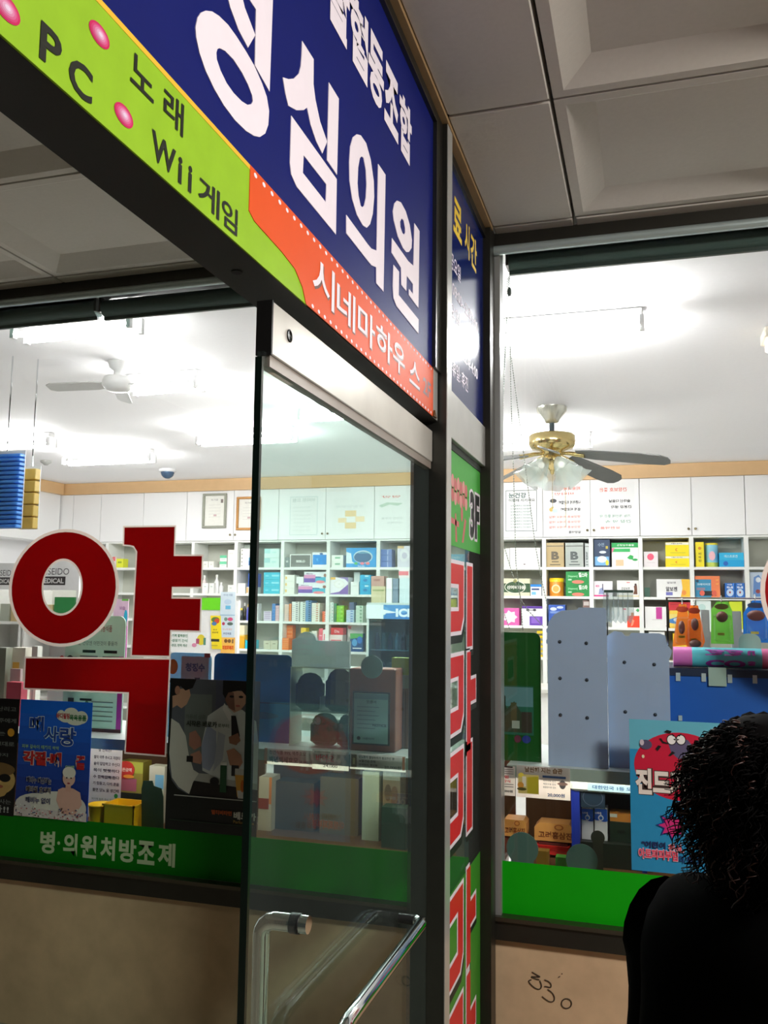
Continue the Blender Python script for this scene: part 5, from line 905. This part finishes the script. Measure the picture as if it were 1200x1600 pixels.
prod('small blue and white carton at the door edge on the top shelf',(388.5,871,397.5,889),.1,(90,170,210),lambda p:(p.r(0,.35,1,.8,(40,110,180)),p.r(0,.8,1,1,(236,240,240))),1,Y=YS-.025)
def bottle(cx,y0,wpx,row,col,label,capcol=(240,240,236),dy=0):
    BY=YS+.06+dy; x,z1=onY(cx,y0,BY); z0=RZ[row]+.0145; r=abs(onY(cx+wpx/2,y0,BY)[0]-x); h=z1-z0; t=thing('bottle',label,'bottle',(x,BY,z0))
    MB().lathe([(r*.9,0),(r,.006),(r,h*.6),(r*.45,h*.76),(r*.42,h*.82)],(x,BY,z0),M(col,0.3),16).build('bottle_body',t)
    MB().lathe([(r*.5,h*.821),(r*.5,h),(.001,h)],(x,BY,z0),M(capcol,0.3),14).build('cap',t)
bottle(320,899,7,2,(226,214,210),'slim pinkish bottle on the second shelf, by the red letter')
bottle(339,898,7,2,(240,240,240),'tall white bottle on the second shelf, left of the door edge')
bottle(346,910,6,2,(236,236,238),'shorter white bottle beside the tall white one')
for bx_,lab,c in (((316,911,325,930),'white carton in front of the slim pinkish bottle',(242,242,238)),((326.5,911,334,930),'white carton between the two bottles on the second shelf',(236,238,234)),((356,914,366,930),'small white carton with green marks left of the divider',(238,242,236))): prod(lab,bx_,.05,c,lambda p:p.r(.3,.3,.7,.4,(190,206,196)),2,Y=YS-.025)
blb=(385,917,399,930)
prod('low white carton under the deep blue carton',blb,.15,(238,240,238),lambda p:p.r(.0,.1,.2,.9,(226,180,110)),2)
prod('deep blue carton with a pink swoosh at the door edge',(388,896,400,917),.15,(56,100,196),lambda p:p.e(.6,.68,.4,.12,(226,90,160)),None,z0=topof(blb))
stack(2,(370,911,383,930),.15,2,('lower flat white carton right of the divider','upper flat white carton right of the divider'),None,None,(238,238,232))
bottle(377.5,950,7,3,(44,50,50),'dark bottle with a yellow cap on the third shelf',(226,206,70)); bottle(382.5,942,5,3,(70,66,58),'slim dark bottle behind the one with the yellow cap',dy=.09)
bottle(388,944,4.6,3,(90,96,190),'blue bottle with a gold cap on the third shelf',(190,160,90)); bottle(393,945,4,3,(70,80,190),'second blue bottle, nearest the door edge',(190,160,90))
prod('white carton at the door edge on the third shelf',(396,943,403,972),.1,(238,238,240),None,3)
prod('amber carton on the fourth shelf beside the cyan one',(373,992,382,1015),.12,(236,176,40),lambda p:p.r(.1,.0,.9,.1,(246,214,120)),4)
prod('cyan carton on the fourth shelf, left of the door edge',(383,1000,398,1015),.12,(40,190,216),lambda p:p.r(.1,.0,.4,.06,(90,60,50)),4,Y=YS-.02)
prod('cream carton behind the amber carton',(372,977,382,992),.08,(238,230,196),None,None,z0=topof((373,992,382,1015)))
prod('yellow-green carton seen past the letter in the left bay',(182,873,192,889),.12,(226,230,60),lambda p:p.r(.2,.3,.8,.5,(150,170,40)),1)
prod('red and white carton left of the yellow-green one in the left bay',(172,870,181,889),.12,(240,226,222),lambda p:p.r(.4,.0,.9,.4,(226,110,110)),1)
# drinks fridge
x0,x1,_,zt=rect(572,942,650,1060,9.15); zh=onY(600,967,9.15)[1]; zb_=onY(600,945,9.15)[1]
t=thing('drinks_fridge','white drinks fridge with a blue lettered header, seen through the door','fridge',((x0+x1)/2,9.4,ZF))
FW=M((206,216,210),0.4); MB().box(x0,x1,9.62,9.64,ZF,zt,FW).build('back_panel',t); MB().box(x0,x0+.03,9.16,9.619,ZF,zt,FW).build('side_panel',t); MB().box(x1-.03,x1,9.16,9.619,ZF,zt,FW).build('side_panel',t); MB().box(x0+.03,x1-.03,9.16,9.619,zt-.03,zt,FW).build('top_panel',t); MB().box(x0+.03,x1-.03,9.16,9.619,ZF,.3,FW).build('plinth',t)
m=MB(); m.box(x0,x1,9.14,9.159,zh,zb_,M((96,160,210),0.35)); p=Pic(m,FY(9.14),x0,x1,zh,zb_,.0006,.0004); p.r(0,0,.35,1,(226,236,242)).p([(.35,.0),(.9,.0),(.9,.35),(.5,.45)],(70,140,200)).p([(.3,.3),(.62,.52),(.3,.75)],(230,240,246)).p([(.40,.6),(1,.5),(1,1),(.36,1)],(50,120,186)).t('ICE',.60,.25,.95,.85,(226,240,250),.05); m.build('header_panel',t)
m=MB(); m.box(x0+.03,x1-.03,9.15,9.158,.3,zh-.005,glassmat('fridge_glass',(0.45,0.60,0.66),1.2)); d=m.build('door',t)
for k in range(4): MB().box(x0+.035,x1-.035,9.2,9.6,.55+.32*k,.56+.32*k,M((220,226,226),0.3)).build('shelf',t)
fx=[x0+.09+.075*i for i in range(6)]; fc=[(180,190,196),(70,90,110),(170,170,160),(90,110,130)]
for k in range(2):
    for i,xx in enumerate(fx):
        m=MB(); z0=.5602+.32*(k+1); m.lathe([(.028,0),(.03,.02),(.03,.12),(.012,.16),(.012,.18),(.001,.181)],(xx,9.28,z0),M(fc[(i+k)%4],0.3),12); tag(m.build('bottle'),'drink bottle standing on the %s shelf of the fridge'%('lower','upper')[k],'bottle','drink bottles on the %s fridge shelf'%('lower','upper')[k])
zf=zt+.001
def onfridge(label,box,col,draw=None,z0=None): return prod(label,box,.15,col,draw,None,Y=9.25,z0=zf if z0 is None else z0)
onfridge('tan carton on the fridge under the pinkish-brown one',(580,916,602,940),(206,196,160),lambda p:p.r(.1,.2,.9,.3,(150,160,110)))
onfridge('pinkish-brown carton on the fridge, on the tan one',(580,900,600,916),(190,150,140),lambda p:p.r(.2,.3,.7,.5,(160,110,104)),topof((580,916,602,940),9.25))
onfridge('tall white carton on the fridge',(603.5,903,612.5,940),(238,240,240),None); onfridge('blue-grey carton on the fridge beside the tall white one',(613.5,904,622,940),(120,140,160),None)
pw=(624,903,640,940)
onfridge('pale carton on the fridge at the door frame',pw,(214,230,236),None); onfridge('white and pink carton topmost on the fridge at the door frame',(623,890,640,903),(240,230,230),lambda p:p.r(0,.2,.9,.7,(236,130,140)),topof(pw,9.25))
# counter between window and shelves
t=thing('counter','white dispensing counter in front of the back shelves','counter',(-.6,7.6,ZF)); CT=M((232,234,230),0.4)
MB().box(-1.5,1.6,7.35,7.75,ZF+0.08,.98,CT).build('counter_body',t); MB().bbox(-1.55,1.65,7.30,7.85,.981,1.02,M((214,214,206),0.3),.006).build('counter_top',t); MB().box(-1.5,1.6,7.40,7.75,ZF,ZF+.079,M((90,90,90),0.6)).build('toe_kick',t)
# freestanding board with leaflets (left of the door edge)
YB=7.0; x0,x1,_,z1=rect(262,938,371,1060,YB)
t=thing('notice_stand','white freestanding leaflet board with a bright green header','stand',((x0+x1)/2,YB+.03,ZF)); MB().box(x0,x1,YB,YB+.04,ZF+.06,z1,M((242,242,240),0.5)).build('board',t)
a,b,c,d=rect(300,934,344,953,YB-.004); MB().box(a,b,YB-.006,YB-.001,c,d,M((110,214,40),0.4)).build('header_strip',t); MB().box(x0+.1,x1-.1,YB-.15,YB+.2,ZF,ZF+.059,STEEL).build('foot',t)
def leaf(box,label,col,draw,dy=0,tilt=0):
    x0,x1,za,zb=rect(*box,YB-.008-dy); m=MB(); Fq=Frame((0,YB-.008-dy,0),(1,0,0),(0,0,1)); k=tilt*(zb-za); m.poly(Fq,[(x0+k,za),(x1+k,za),(x1,zb),(x0,zb)],-.001,0,M(col,0.5)); draw(Pic(m,Fq,x0,x1,za,zb,.0005)); return tag(m.build('leaflet'),label,'leaflet')
leaf((328,962,344,1014),'long yellow leaflet pinned to the leaflet board',(246,222,40),lambda p:(p.e(.5,.12,.4,.08,(90,120,60)),p.e(.65,.16,.25,.08,(210,80,50)),p.e(.4,.24,.25,.06,(70,120,170)),p.t('효과',.3,.4,.7,.44,(120,100,40),.02),p.t('영양제',.2,.48,.8,.53,(120,100,40),.02),p.r(.15,.7,.95,.78,(60,60,40)),p.r(.2,.88,.8,.91,(200,180,60))),.004,.08)
leaf((344,925,367,996),'tall light blue leaflet pinned above the orange one',(214,230,240),lambda p:(p.t('마시는 링겔',.2,.04,.8,.09,(120,150,180),.01),p.e(.5,.22,.25,.06,(190,214,232)),p.r(.35,.30,.7,.38,(110,190,226)),p.r(0,.50,1,.52,(150,190,214)),p.e(.4,.60,.12,.04,(120,150,130)),p.e(.7,.60,.18,.04,(200,80,120)),p.e(.25,.70,.1,.035,(190,60,90)),p.e(.7,.70,.2,.035,(90,110,100)),p.t('당뇨에 좋은',.2,.80,.85,.84,(226,170,150),.01),p.t('추천제품',.25,.89,.8,.94,(110,130,160),.02)),.001)
leaf((345,996,367,1021),'orange leaflet with two faces pinned below the light blue one',(244,190,90),lambda p:(p.e(.35,.22,.12,.12,(130,90,50)),p.e(.6,.22,.12,.12,(130,90,50)),p.r(.78,.1,.9,.36,(120,90,60)),p.t('피로회복제',.12,.5,.9,.78,(226,90,30),.05)),.001)
leaf((265,988,328,1020),'white leaflet with green bullet text and fruit picture',(242,244,242),lambda p:([p.t(tx,.04,.10+k*.24,.44,.25+k*.24,(90,140,110),.03) for k,tx in enumerate(('·기력 활력증진','·성장기 간식','·건강, 면역 개선'))],p.e(.78,.35,.10,.26,(226,206,60)),p.r(.66,.3,.74,.55,(170,80,110)),p.r(.84,.25,.90,.6,(90,140,120)),p.e(.62,.62,.06,.10,(226,150,180)),p.r(.45,.05,.455,.5,(170,190,180))),.001)
# cosmetics gondola behind the left red letter
YG=6.6
def gondola(box,label,hdr):
    x0,x1,_,z1=rect(*box,YG); t=thing('cosmetics_stand',label,'stand',((x0+x1)/2,YG+.2,ZF)); c=M((236,236,232),0.45); zz=_
    MB().box(x0,x1,YG+.36,YG+.40,ZF,z1,c).build('back_panel',t); m=MB(); m.box(x0,x1,YG,YG+.03,zz,z1,M((242,242,242),0.4)); p=Pic(m,FY(YG),x0,x1,zz,z1,.0006); p.t('SHISEIDO',.21,.26,.81,.48,(90,92,94),.0); p.r(.24,.54,.75,.83,(64,60,60)).t('MEDICAL',.27,.60,.72,.77,(226,226,224),.03); m.build('header_board',t)
    for xx in (x0,x1-.02): MB().box(xx,xx+.02,YG,YG+.36,ZF,zz,c).build('side_panel',t)
    for k,z in enumerate((zz-.30,zz-.62,zz-.95)): MB().box(x0+.02,x1-.02,YG+.01,YG+.355,z-.012,z+.012,c).build('shelf',t)
    return x0,x1,zz
xa,xb,zz=gondola((40,876,124,922),'white cosmetics stand seen through the ring of the red letter',922)
xa2,xb2,zz2=gondola((-25,880,36,921),'white cosmetics stand at the far left edge of the photo',921)
a,b,c,d=rect(85,933,116,955,YG+.05); m=MB(); b=min(b,xb-.03); m.box(a,b,YG+.05,YG+.2,zz-.2878,d,M((50,140,76),0.4)); tag(m.build('carton'),'green carton on the stand seen through the ring of the red letter','box')
for k in range(2): m=MB(); m.box(xa+.08,a-.02,YG+.05,YG+.2,zz-.2878+k*.08,zz-.2878+k*.08+.078,M((220,200,150),0.5)); tag(m.build('carton'),('lower cream carton beside the green carton in the ring','upper cream carton beside the green carton in the ring')[k],'box')
for k,(xx,c,l) in enumerate(((xb2-.10,(214,190,140),'tan carton'),(xb2-.22,(180,186,170),'grey-green carton'))): m=MB(); m.box(xx-.05,xx+.05,YG+.05,YG+.2,zz2-.2878,zz2-.13,M(c,0.5)); tag(m.build('carton'),l+' on the stand at the far left edge','box')
# pink sheet behind the letter
x0,x1,za,zb=rect(176,936,199,1030,6.2); t=thing('leaflet_stand','pink leaflet on a thin stand between the two strokes of the red letter','stand',((x0+x1)/2,6.21,ZF))
m=MB(); m.box(x0,x1,6.2,6.206,za,zb,M((240,206,232),0.5)); q=Pic(m,FY(6.2),x0,x1,za,zb,.0004); q.t('보습',.4,.12,.8,.18,(190,130,190),.02).r(.55,.0,1,.03,(120,200,90)).r(.4,.45,1,1,(232,110,206)).e(.85,.3,.12,.12,(60,190,226)); m.build('leaflet',t)
m=MB(); m.box(x0+.04,x0+.06,6.207,6.22,ZF+0.01,zb-.02,STEEL); m.build('post',t); MB().box(x0-.05,x1+.05,6.1,6.32,ZF,ZF+.01,STEEL).build('foot',t)
# ================================================================== CEILING FIXTURES
def lampfix(px,py,sx,sy,label,k=1.0):
    x,y=onZ(px,py,ZC-.07); t=thing('ceiling_lamp',label,'lamp',(x,y,ZC-.09))
    MB().bbox(x-sx/2-.02,x+sx/2+.02,y-.045,y+.045,ZC-.05,ZC-.001,M((240,240,240),0.4),.008).build('housing',t)
    for s in (-1,1):
        tb=MB().tube([(x-sx/2,y+s*.055,ZC-.115),(x+sx/2,y+s*.055,ZC-.115)],.016,M((252,250,250),0.4,0,0.0,30,None,LAMP_E*k),12).build('tube',t)
        for q in (-1,1): MB().box(x+q*(sx/2+.012)-.012,x+q*(sx/2+.012)+.012,y+s*.055-.014,y+s*.055+.014,ZC-.135,ZC-.0505,M((230,230,230),0.4)).build('end_cap',tb)
for a in ((885,512,.75,.5,'bright ceiling lamp behind the right window, nearest the shop corner'),(120,507,.7,.4,'bright ceiling lamp at the upper left, above the white fan',.36),(258,598,.5,.4,'ceiling lamp just behind the white fan',.36),(385,682,.9,.45,'ceiling lamp at the door edge',.5),(30,690,.7,.45,'ceiling lamp at the far left above the gold strip',.36),(170,715,1.0,.6,'ceiling lamp over the left wall cabinets, beside the camera dome',.4),(850,690,.8,.5,'ceiling lamp behind the brass ceiling fan',.6),(560,640,.9,.5,'ceiling lamp seen through the glass door')): lampfix(*a)
x,y=onZ(1192,545,ZC-.1); t=thing('ceiling_lamp','box ceiling lamp at the right edge of the photo','lamp',(x+.22,y,ZC-.12))
MB().bbox(x,x+.6,y-.1,y+.1,ZC-.06,ZC-.001,M((238,230,216),0.4),.006).build('frame',t); MB().bbox(x+.02,x+.6,y-.08,y+.08,ZC-.11,ZC-.061,M((255,236,214),0.4,0,0,30,None,3.0),.01).build('diffuser',t)
# brass ceiling fan with glass shades
BR=M((206,186,128),0.18,0.9,0.05); GLS=M((214,226,220),0.12,0,0.08,20,0.62); BLD=M((92,94,92),0.35,0,0.1,12)
cx,cy=onZ(862,637,ZC); t=thing('ceiling_fan','brass ceiling fan with five blades and tulip glass lights','fan',(cx,cy,ZC-.5))
MB().lathe([(.12,0),(.115,-.03),(.09,-.06),(.06,-.10),(.05,-.125),(.001,-.126)],(cx,cy,ZC),M((214,214,200),0.2,0.7),24).build('canopy',t)
MB().lathe([(.022,-.12),(.022,-.19),(.05,-.2),(.05,-.215)],(cx,cy,ZC),M((90,100,104),0.3,0.8),14).build('down_rod',t)
MB().lathe([(.05,-.205),(.16,-.215),(.18,-.23),(.18,-.30),(.165,-.325),(.10,-.345),(.07,-.36),(.07,-.385),(.001,-.386)],(cx,cy,ZC),BR,32).build('motor_housing',t)
for k in range(5):
    a=math.radians(-14+72*k); u=Vector((math.cos(a),math.sin(a),0)); v=Vector((-math.sin(a),math.cos(a),0)); c0=Vector((cx,cy,ZC-.355)); pz=Vector((0,0,1))
    m=MB(); pr=[]
    def P(r,s,h=0): return c0+u*r+v*s*.98+pz*(-s*.34-.15*r+h)
    out=[(.20,-.05),(.32,-.068),(.70,-.078),(.84,-.070),(.89,-.04),(.90,0),(.89,.04),(.84,.070),(.70,.078),(.32,.068),(.20,.05)]
    n=len(out); m.add([P(r,s,.004) for r,s in out]+[P(r,s,-.004) for r,s in out],[tuple(range(n))[::-1],tuple(range(n,2*n))]+[(i,(i+1)%n,n+(i+1)%n,n+i) for i in range(n)],BLD); b=m.build('blade',t)
    m=MB(); m.tube([P(.06,0,-.004),P(.14,0,.0),P(.26,0,-.008)],[.012,.016,.02],BR,8); m.build('blade_iron',b)
MB().lathe([(.06,-.385),(.085,-.40),(.085,-.44),(.05,-.47),(.02,-.50),(.012,-.53),(.001,-.532)],(cx,cy,ZC),BR,20).build('light_fitter',t)
for k in range(5):
    a=math.radians(20+72*k); u=Vector((math.cos(a),math.sin(a),0)); c=Vector((cx,cy,ZC-.42))+u*.08; ax=(u*.75+Vector((0,0,-.8))).normalized()
    m=MB(); prof=[(.026,0),(.042,.025),(.060,.065),(.072,.12),(.090,.17),(.115,.205)]; A=ax.orthogonal().normalized(); Bv=ax.cross(A)
    m.loft([[c+ax*z+(A*math.cos(2*math.pi*j/24)+Bv*math.sin(2*math.pi*j/24))*r*(1+(.10*(z/.205)**2)*math.cos(j*math.pi/2)) for j in range(24)] for r,z in prof],GLS,True,False); sh=m.build('glass_shade',t)
    MB().ball(tuple(c+ax*.07),.026,M((250,246,236),0.4,0,0,30,None,1.2),10).build('bulb',sh)
m=MB(); m.tube([(cx,cy,ZC-.53),(cx,cy,ZC-.78)],.002,BR,6); m.ball((cx,cy,ZC-.79),.008,BR,8); m.tube([(cx+.10,cy,ZC-.45),(cx+.10,cy,ZC-.95)],.002,BR,6); m.build('pull_chain',t)
# plain white fan at the left
WF=M((206,206,204),0.3); cx,cy=onZ(186,566,ZC); t=thing('ceiling_fan','plain white ceiling fan at the upper left of the shop','fan',(cx,cy,ZC-.2))
MB().lathe([(.07,0),(.06,-.04),(.03,-.06),(.03,-.10),(.09,-.105),(.10,-.13),(.10,-.16),(.07,-.19),(.001,-.195)],(cx,cy,ZC),WF,28).build('motor_housing',t)
for k,deg in enumerate((4,118,186)):
    a=math.radians(deg); u=Vector((math.cos(a),math.sin(a),0)); v=Vector((-math.sin(a),math.cos(a),0)); c0=Vector((cx,cy,ZC-.15)); m=MB()
    pts=[(.08,-.03),(.16,-.05),(.46,-.05),(.5,-.03),(.5,.03),(.46,.05),(.16,.05),(.08,.03)]; n=len(pts)
    m.add([c0+u*r+v*s+Vector((0,0,s*.25+.004)) for r,s in pts]+[c0+u*r+v*s+Vector((0,0,s*.25-.004)) for r,s in pts],[tuple(range(n))[::-1],tuple(range(n,2*n))]+[(i,(i+1)%n,n+(i+1)%n,n+i) for i in range(n)],WF); m.build('blade',t)
# camera dome and smoke detector
cx,cy=onZ(262,733,ZC); t=thing('camera_dome','dark security camera dome on the shop ceiling','security camera',(cx,cy,ZC-.1))
MB().lathe([(.10,0),(.10,-.03),(.085,-.035)],(cx,cy,ZC-.0005),M((226,226,226),0.4),24).build('base',t); MB().ball((cx,cy,ZC-.035),.08,M((60,84,110),0.1,0.2),18).build('dome',t)
cx,cy=onZ(72,720,ZC); m=MB(); m.lathe([(.06,0),(.06,-.02),(.035,-.035),(.02,-.05),(.001,-.052)],(cx,cy,ZC-.0005),M((160,160,156),0.4),18); tag(m.build('smoke_detector'),'small smoke detector on the ceiling above the far left corner','smoke detector')
# ================================================================== ROLLER BLINDS
BLN=M((54,76,70),0.6,0.1,0.15,60)
def blind(xa,xb,zc,r,label):
    t=thing('roller_blind',label,'blind',((xa+xb)/2,3.70,zc-r)); m=MB(); n=20; rings=[]
    k=max(2,int((xb-xa)/.012)); 
    for i in range(k+1):
        rr_=r*(1.0+.02*(i%2)); x=xa+(xb-xa)*i/k; rings.append([(x,3.70+rr_*math.cos(2*math.pi*j/n),zc+rr_*math.sin(2*math.pi*j/n)) for j in range(n)])
    m.loft(rings,BLN); m.build('fabric_roll',t)
    m=MB()
    for xx in (xa-.012,xb): m.box(xx,xx+.012,3.66,3.74,zc-r*.6,3.227,STEEL)
    m.build('bracket',t); MB().box(xa,xb,3.692,3.708,zc-r-.016,zc-r*.97,M((40,56,52),0.4)).build('bottom_bar',t); return t
blind(-0.555,2.4,3.203,.040,'roller blind rolled up above the right window')
blind(-2.62,-0.68,3.178,.044,'roller blind rolled up above the left window, nearest the door')
blind(-3.85,-2.66,3.185,.044,'roller blind rolled up at the far left of the left window')
def chain(label,pts,Y=3.745,r=.0030):
    P=[onY(x,y,Y) for x,y in pts]; t=thing('bead_chain',label,'chain',(P[0][0],Y,P[-1][1])); m=MB(); bm=M((150,160,150),0.3,0.3)
    for i in range(len(P)-1):
        a,b=Vector((P[i][0],Y,P[i][1])),Vector((P[i+1][0],Y,P[i+1][1])); n=int((b-a).length/.011)
        for k in range(n): m.ball(tuple(a.lerp(b,k/n)),r,bm,6)
        m.tube([a,b],.0008,bm,4)
    m.build('beads',t)
    return t
chain('bead chain hanging straight from the roller blind at the corner',[(796,432),(798,600),(803,760),(806,880),(812,925),(817,985)])
chain('bead chain slanting to the right behind the fan',[(799,560),(826,770),(836,850),(846,905),(857,955)],3.732)
chain('bead chain slanting from the window frame past the bead chain in the corner',[(795,434),(785,650),(783,838),(800,895),(816,940),(826,955),(850,980)],3.757)
chain('bead chain almost hidden by the window frame, ending low',[(793,436),(784,700),(781,936),(790,965),(797,985)],3.769)
m=MB(); a=onY(796,456,3.745); m.lathe([(.006,0),(.009,.01),(.009,.03),(.004,.04)],(a[0],3.745,a[1]-.02),M((70,80,76),0.4),10); tag(m.build('chain_weight'),'small dark weight on the bead chain near the roller blind','chain weight')
# ================================================================== PERSON
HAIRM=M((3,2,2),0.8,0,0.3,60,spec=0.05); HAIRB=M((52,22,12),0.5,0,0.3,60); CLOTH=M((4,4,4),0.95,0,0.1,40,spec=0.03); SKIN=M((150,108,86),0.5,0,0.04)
PX,PY=0.095,1.43
def skinfig(nodes,edges,name,parent,mat,sub=2,root=0):
    me=bpy.data.meshes.new(name); base=Vector(WORLD[parent.name]) if parent else Vector((0,0,0))
    me.from_pydata([tuple(Vector(p)-base) for p,_ in nodes],edges,[]); o=bpy.data.objects.new(name,me); COL.objects.link(o)
    if parent: o.parent=parent
    md=o.modifiers.new('skin','SKIN'); md.use_smooth_shade=True; ss=o.modifiers.new('sub','SUBSURF'); ss.levels=sub; ss.render_levels=sub
    sv=me.skin_vertices[0].data if me.skin_vertices else None
    if sv is None: return o
    for i,(p,r) in enumerate(nodes): sv[i].radius=(r,r) if not isinstance(r,tuple) else r; sv[i].use_root=(i==root)
    bpy.context.view_layer.update(); ev=o.evaluated_get(bpy.context.evaluated_depsgraph_get()); nm=bpy.data.meshes.new_from_object(ev); o.modifiers.clear(); o.data=nm
    nm.materials.clear(); nm.materials.append(mat)
    for p_ in nm.polygons: p_.use_smooth=True
    WORLD[o.name]=tuple(base); return o
per=thing('person','person with curly dark hair in black clothes, seen from behind at the lower right','person',(PX-.03,PY,ZF))
fx_,fy_=0.80,0.60; rx_,ry_=0.60,-0.80
def bp(c,fw,rt,z): return (c+fx_*fw+rx_*rt, PY+fy_*fw+ry_*rt, z)
N=[];E=[]
def nd(p,r,frm=None):
    N.append((p,r)); 
    if frm is not None: E.append((frm,len(N)-1))
    return len(N)-1
pel=nd(bp(.03,0,0,.74),(.11,.10)); wai=nd(bp(.030,0,0,.93),(.064,.066),pel); che=nd(bp(.060,0,0,1.11),(.072,.072),wai); ucd=nd(bp(.105,0,0,1.20),(.072,.066),che); nek=nd(bp(.128,.01,0,1.275),.044,ucd); hd0=nd(bp(.15,.02,0,1.36),.062,nek); hd1=nd(bp(.152,.015,0,1.43),.085,hd0); hd2=nd(bp(.152,.005,0,1.485),.062,hd1); nose=nd(bp(.15,.105,0,1.40),.010,hd0)
for s,cx0 in ((-1,.0),(1,.0)):
    sh=nd(bp(.108 if s<0 else .13,0,s*.105,1.215 if s<0 else 1.245),.046,ucd)
    if s<0: el=nd(bp(.070,-.01,s*.110,.90),.038,sh); wr=nd(bp(.07,.05,s*.135,.655),.025,el); hd=nd(bp(.07,.06,s*.132,.595),.026,wr); dirs=(.10,-1)
    else:   el=nd(bp(.18,.12,s*.19,1.235),.034,sh); wr=nd(bp(.19,.24,s*.09,1.345),.025,el); hd=nd(bp(.195,.27,s*.075,1.395),.026,wr); dirs=(.35,.9)
    for k,(off,ln) in enumerate(((-.024,.066),(-.008,.076),(.008,.072),(.024,.058))):
        b0=N[hd][0]; fw=(fx_*dirs[0],fy_*dirs[0],dirs[1]); L=math.sqrt(sum(q*q for q in fw)); fw=[q/L for q in fw]; sd=(fx_,fy_,0) if s<0 else (rx_,ry_,0)
        p0=tuple(b0[i]+sd[i]*off+fw[i]*.03 for i in range(3)); p1=tuple(p0[i]+fw[i]*ln*.5 for i in range(3)); p2=tuple(p1[i]+fw[i]*ln*.45+(rx_*-s*.012,ry_*-s*.012,0)[i] for i in range(3))
        a=nd(p0,.009,hd); a=nd(p1,.0085,a); nd(p2,.0075,a)
    b0=N[hd][0]; sd=(fx_,fy_,0) if s<0 else (rx_,ry_,.3); a=nd(tuple(b0[i]+sd[i]*.03 for i in range(3)),.010,hd); nd(tuple(b0[i]+sd[i]*.05+fw[i]*.03 for i in range(3)),.009,a)
for s in (-1,1):
    hp=nd(bp(.05,0,s*.075,.64),.085,pel); kn=nd(bp(.05,.015,s*.085,.20),.055,hp); an=nd(bp(.05,-.01,s*.09,ZF+.085),.036,kn); toe=nd(bp(.05,.13,s*.10,ZF+.035),.028,an)
skinfig(N,E,'body',per,SKIN,2)
def cloth(idx_nodes,idx_edges,name): return skinfig(idx_nodes,idx_edges,name,per,CLOTH,2)
sub=lambda i,g:(N[i][0],tuple(x+g for x in N[i][1]) if isinstance(N[i][1],tuple) else N[i][1]+g)
shs=[j for (i,j) in E if i==ucd and j!=nek]; els=[[j for (i,j) in E if i==q][0] for q in shs]; wrs=[[j for (i,j) in E if i==q][0] for q in els]
ids=[pel,wai,che,ucd,nek]+shs+els+wrs
mp={q:i for i,q in enumerate(ids)}
cloth([sub(q,(.024 if q in els+shs else .016) if q not in wrs else .012) for q in ids]+[(bp(.03,0,0,.56),(.118,.112))],[(mp[a],mp[b]) for a,b in E if a in mp and b in mp]+[(0,len(ids))],'black_top')
hps=[j for (i,j) in E if i==pel and j!=wai]; kns=[[j for (i,j) in E if i==q][0] for q in hps]; ans=[[j for (i,j) in E if i==q][0] for q in kns]
ids=[pel]+hps+kns+ans; mp={q:i for i,q in enumerate(ids)}
cloth([(N[pel][0],(.10,.095))]+[sub(q,.014) for q in ids[1:]]+[(bp(.03,0,0,.86),(.085,.085))],[(mp[a],mp[b]) for a,b in E if a in mp and b in mp]+[(0,len(ids))],'black_trousers')
m=MB()
for s in (-1,1):
    b0=Vector(bp(.05,.045,s*.095,ZF)); m.ball((b0.x,b0.y,ZF+.032),.5,M((20,20,22),0.5),14,(.16,.13,.062))
    f0=Vector((fx_,fy_,0)); m.tube([b0-f0*.09+Vector((0,0,.045)),b0+Vector((0,0,.04)),b0+f0*.10+Vector((0,0,.034))],[.042,.045,.034],M((20,20,22),0.5),12)
m.build('shoes',per)
hm=MB(); hc=Vector(bp(.172,-.012,0,1.424)); rr_=random.Random(21)
hm.ball(tuple(hc),1.0,HAIRM,22,(.100,.106,.120)); hm.ball((hc.x-.01,hc.y-.02,hc.z-.09),1.0,HAIRM,18,(.080,.07,.08))
for i in range(70):
    d=Vector((rr_.gauss(0,1),rr_.gauss(0,1),rr_.gauss(0.2,1))).normalized()
    if d.dot(Vector((fx_,fy_,0)))>.6 and d.z<.3: continue
    hm.ball((hc.x+d.x*.088,hc.y+d.y*.094,hc.z+d.z*.108),rr_.uniform(.010,.018),HAIRM,8)
ff=Vector((fx_,fy_,0))
for i in range(1500):
    while True:
        d=Vector((rr_.gauss(0,1),rr_.gauss(0,1),rr_.gauss(0.1,1))).normalized()
        if not (d.dot(ff)>.62 and d.z<.35): break
    base=Vector((hc.x+d.x*.097,hc.y+d.y*.103,hc.z+d.z*.116)); ln=rr_.uniform(.025,.07); dr=(d*.5+Vector((0,0,-.75))).normalized(); a=dr.orthogonal().normalized(); b=dr.cross(a); ph=rr_.uniform(0,6.28); cr=rr_.uniform(.004,.010); tn=rr_.uniform(1.0,2.6)
    if hc.z+d.z*.1<1.36: ln=min(ln,.05)
    pts=[base+dr*ln*t/9+d*.012*math.sin(t/9*2.2)+(a*math.cos(ph+tn*6.28*t/9)+b*math.sin(ph+tn*6.28*t/9))*cr*(.4+.6*t/9) for t in range(10)]
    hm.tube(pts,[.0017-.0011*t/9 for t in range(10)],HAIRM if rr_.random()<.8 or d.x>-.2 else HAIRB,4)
hair=hm.build('curly_hair',per)
m=MB()
for s in (-1,1):
    q=bp(.15,.082,s*.03,1.418); m.ball(q,.011,M((230,228,224),0.2),10); q=bp(.15,.092,s*.03,1.418); m.ball(q,.005,M((30,22,18),0.2),8)
m.build('eyes',per)
m=MB(); m.tube([bp(.15,.088,-.02,1.368),bp(.15,.096,0,1.366),bp(.15,.088,.02,1.368)],[.003,.006,.003],M((170,90,84),0.4),8); m.build('mouth',per)

bpy.data.objects.remove(GLO); bpy.data.curves.remove(GLC)
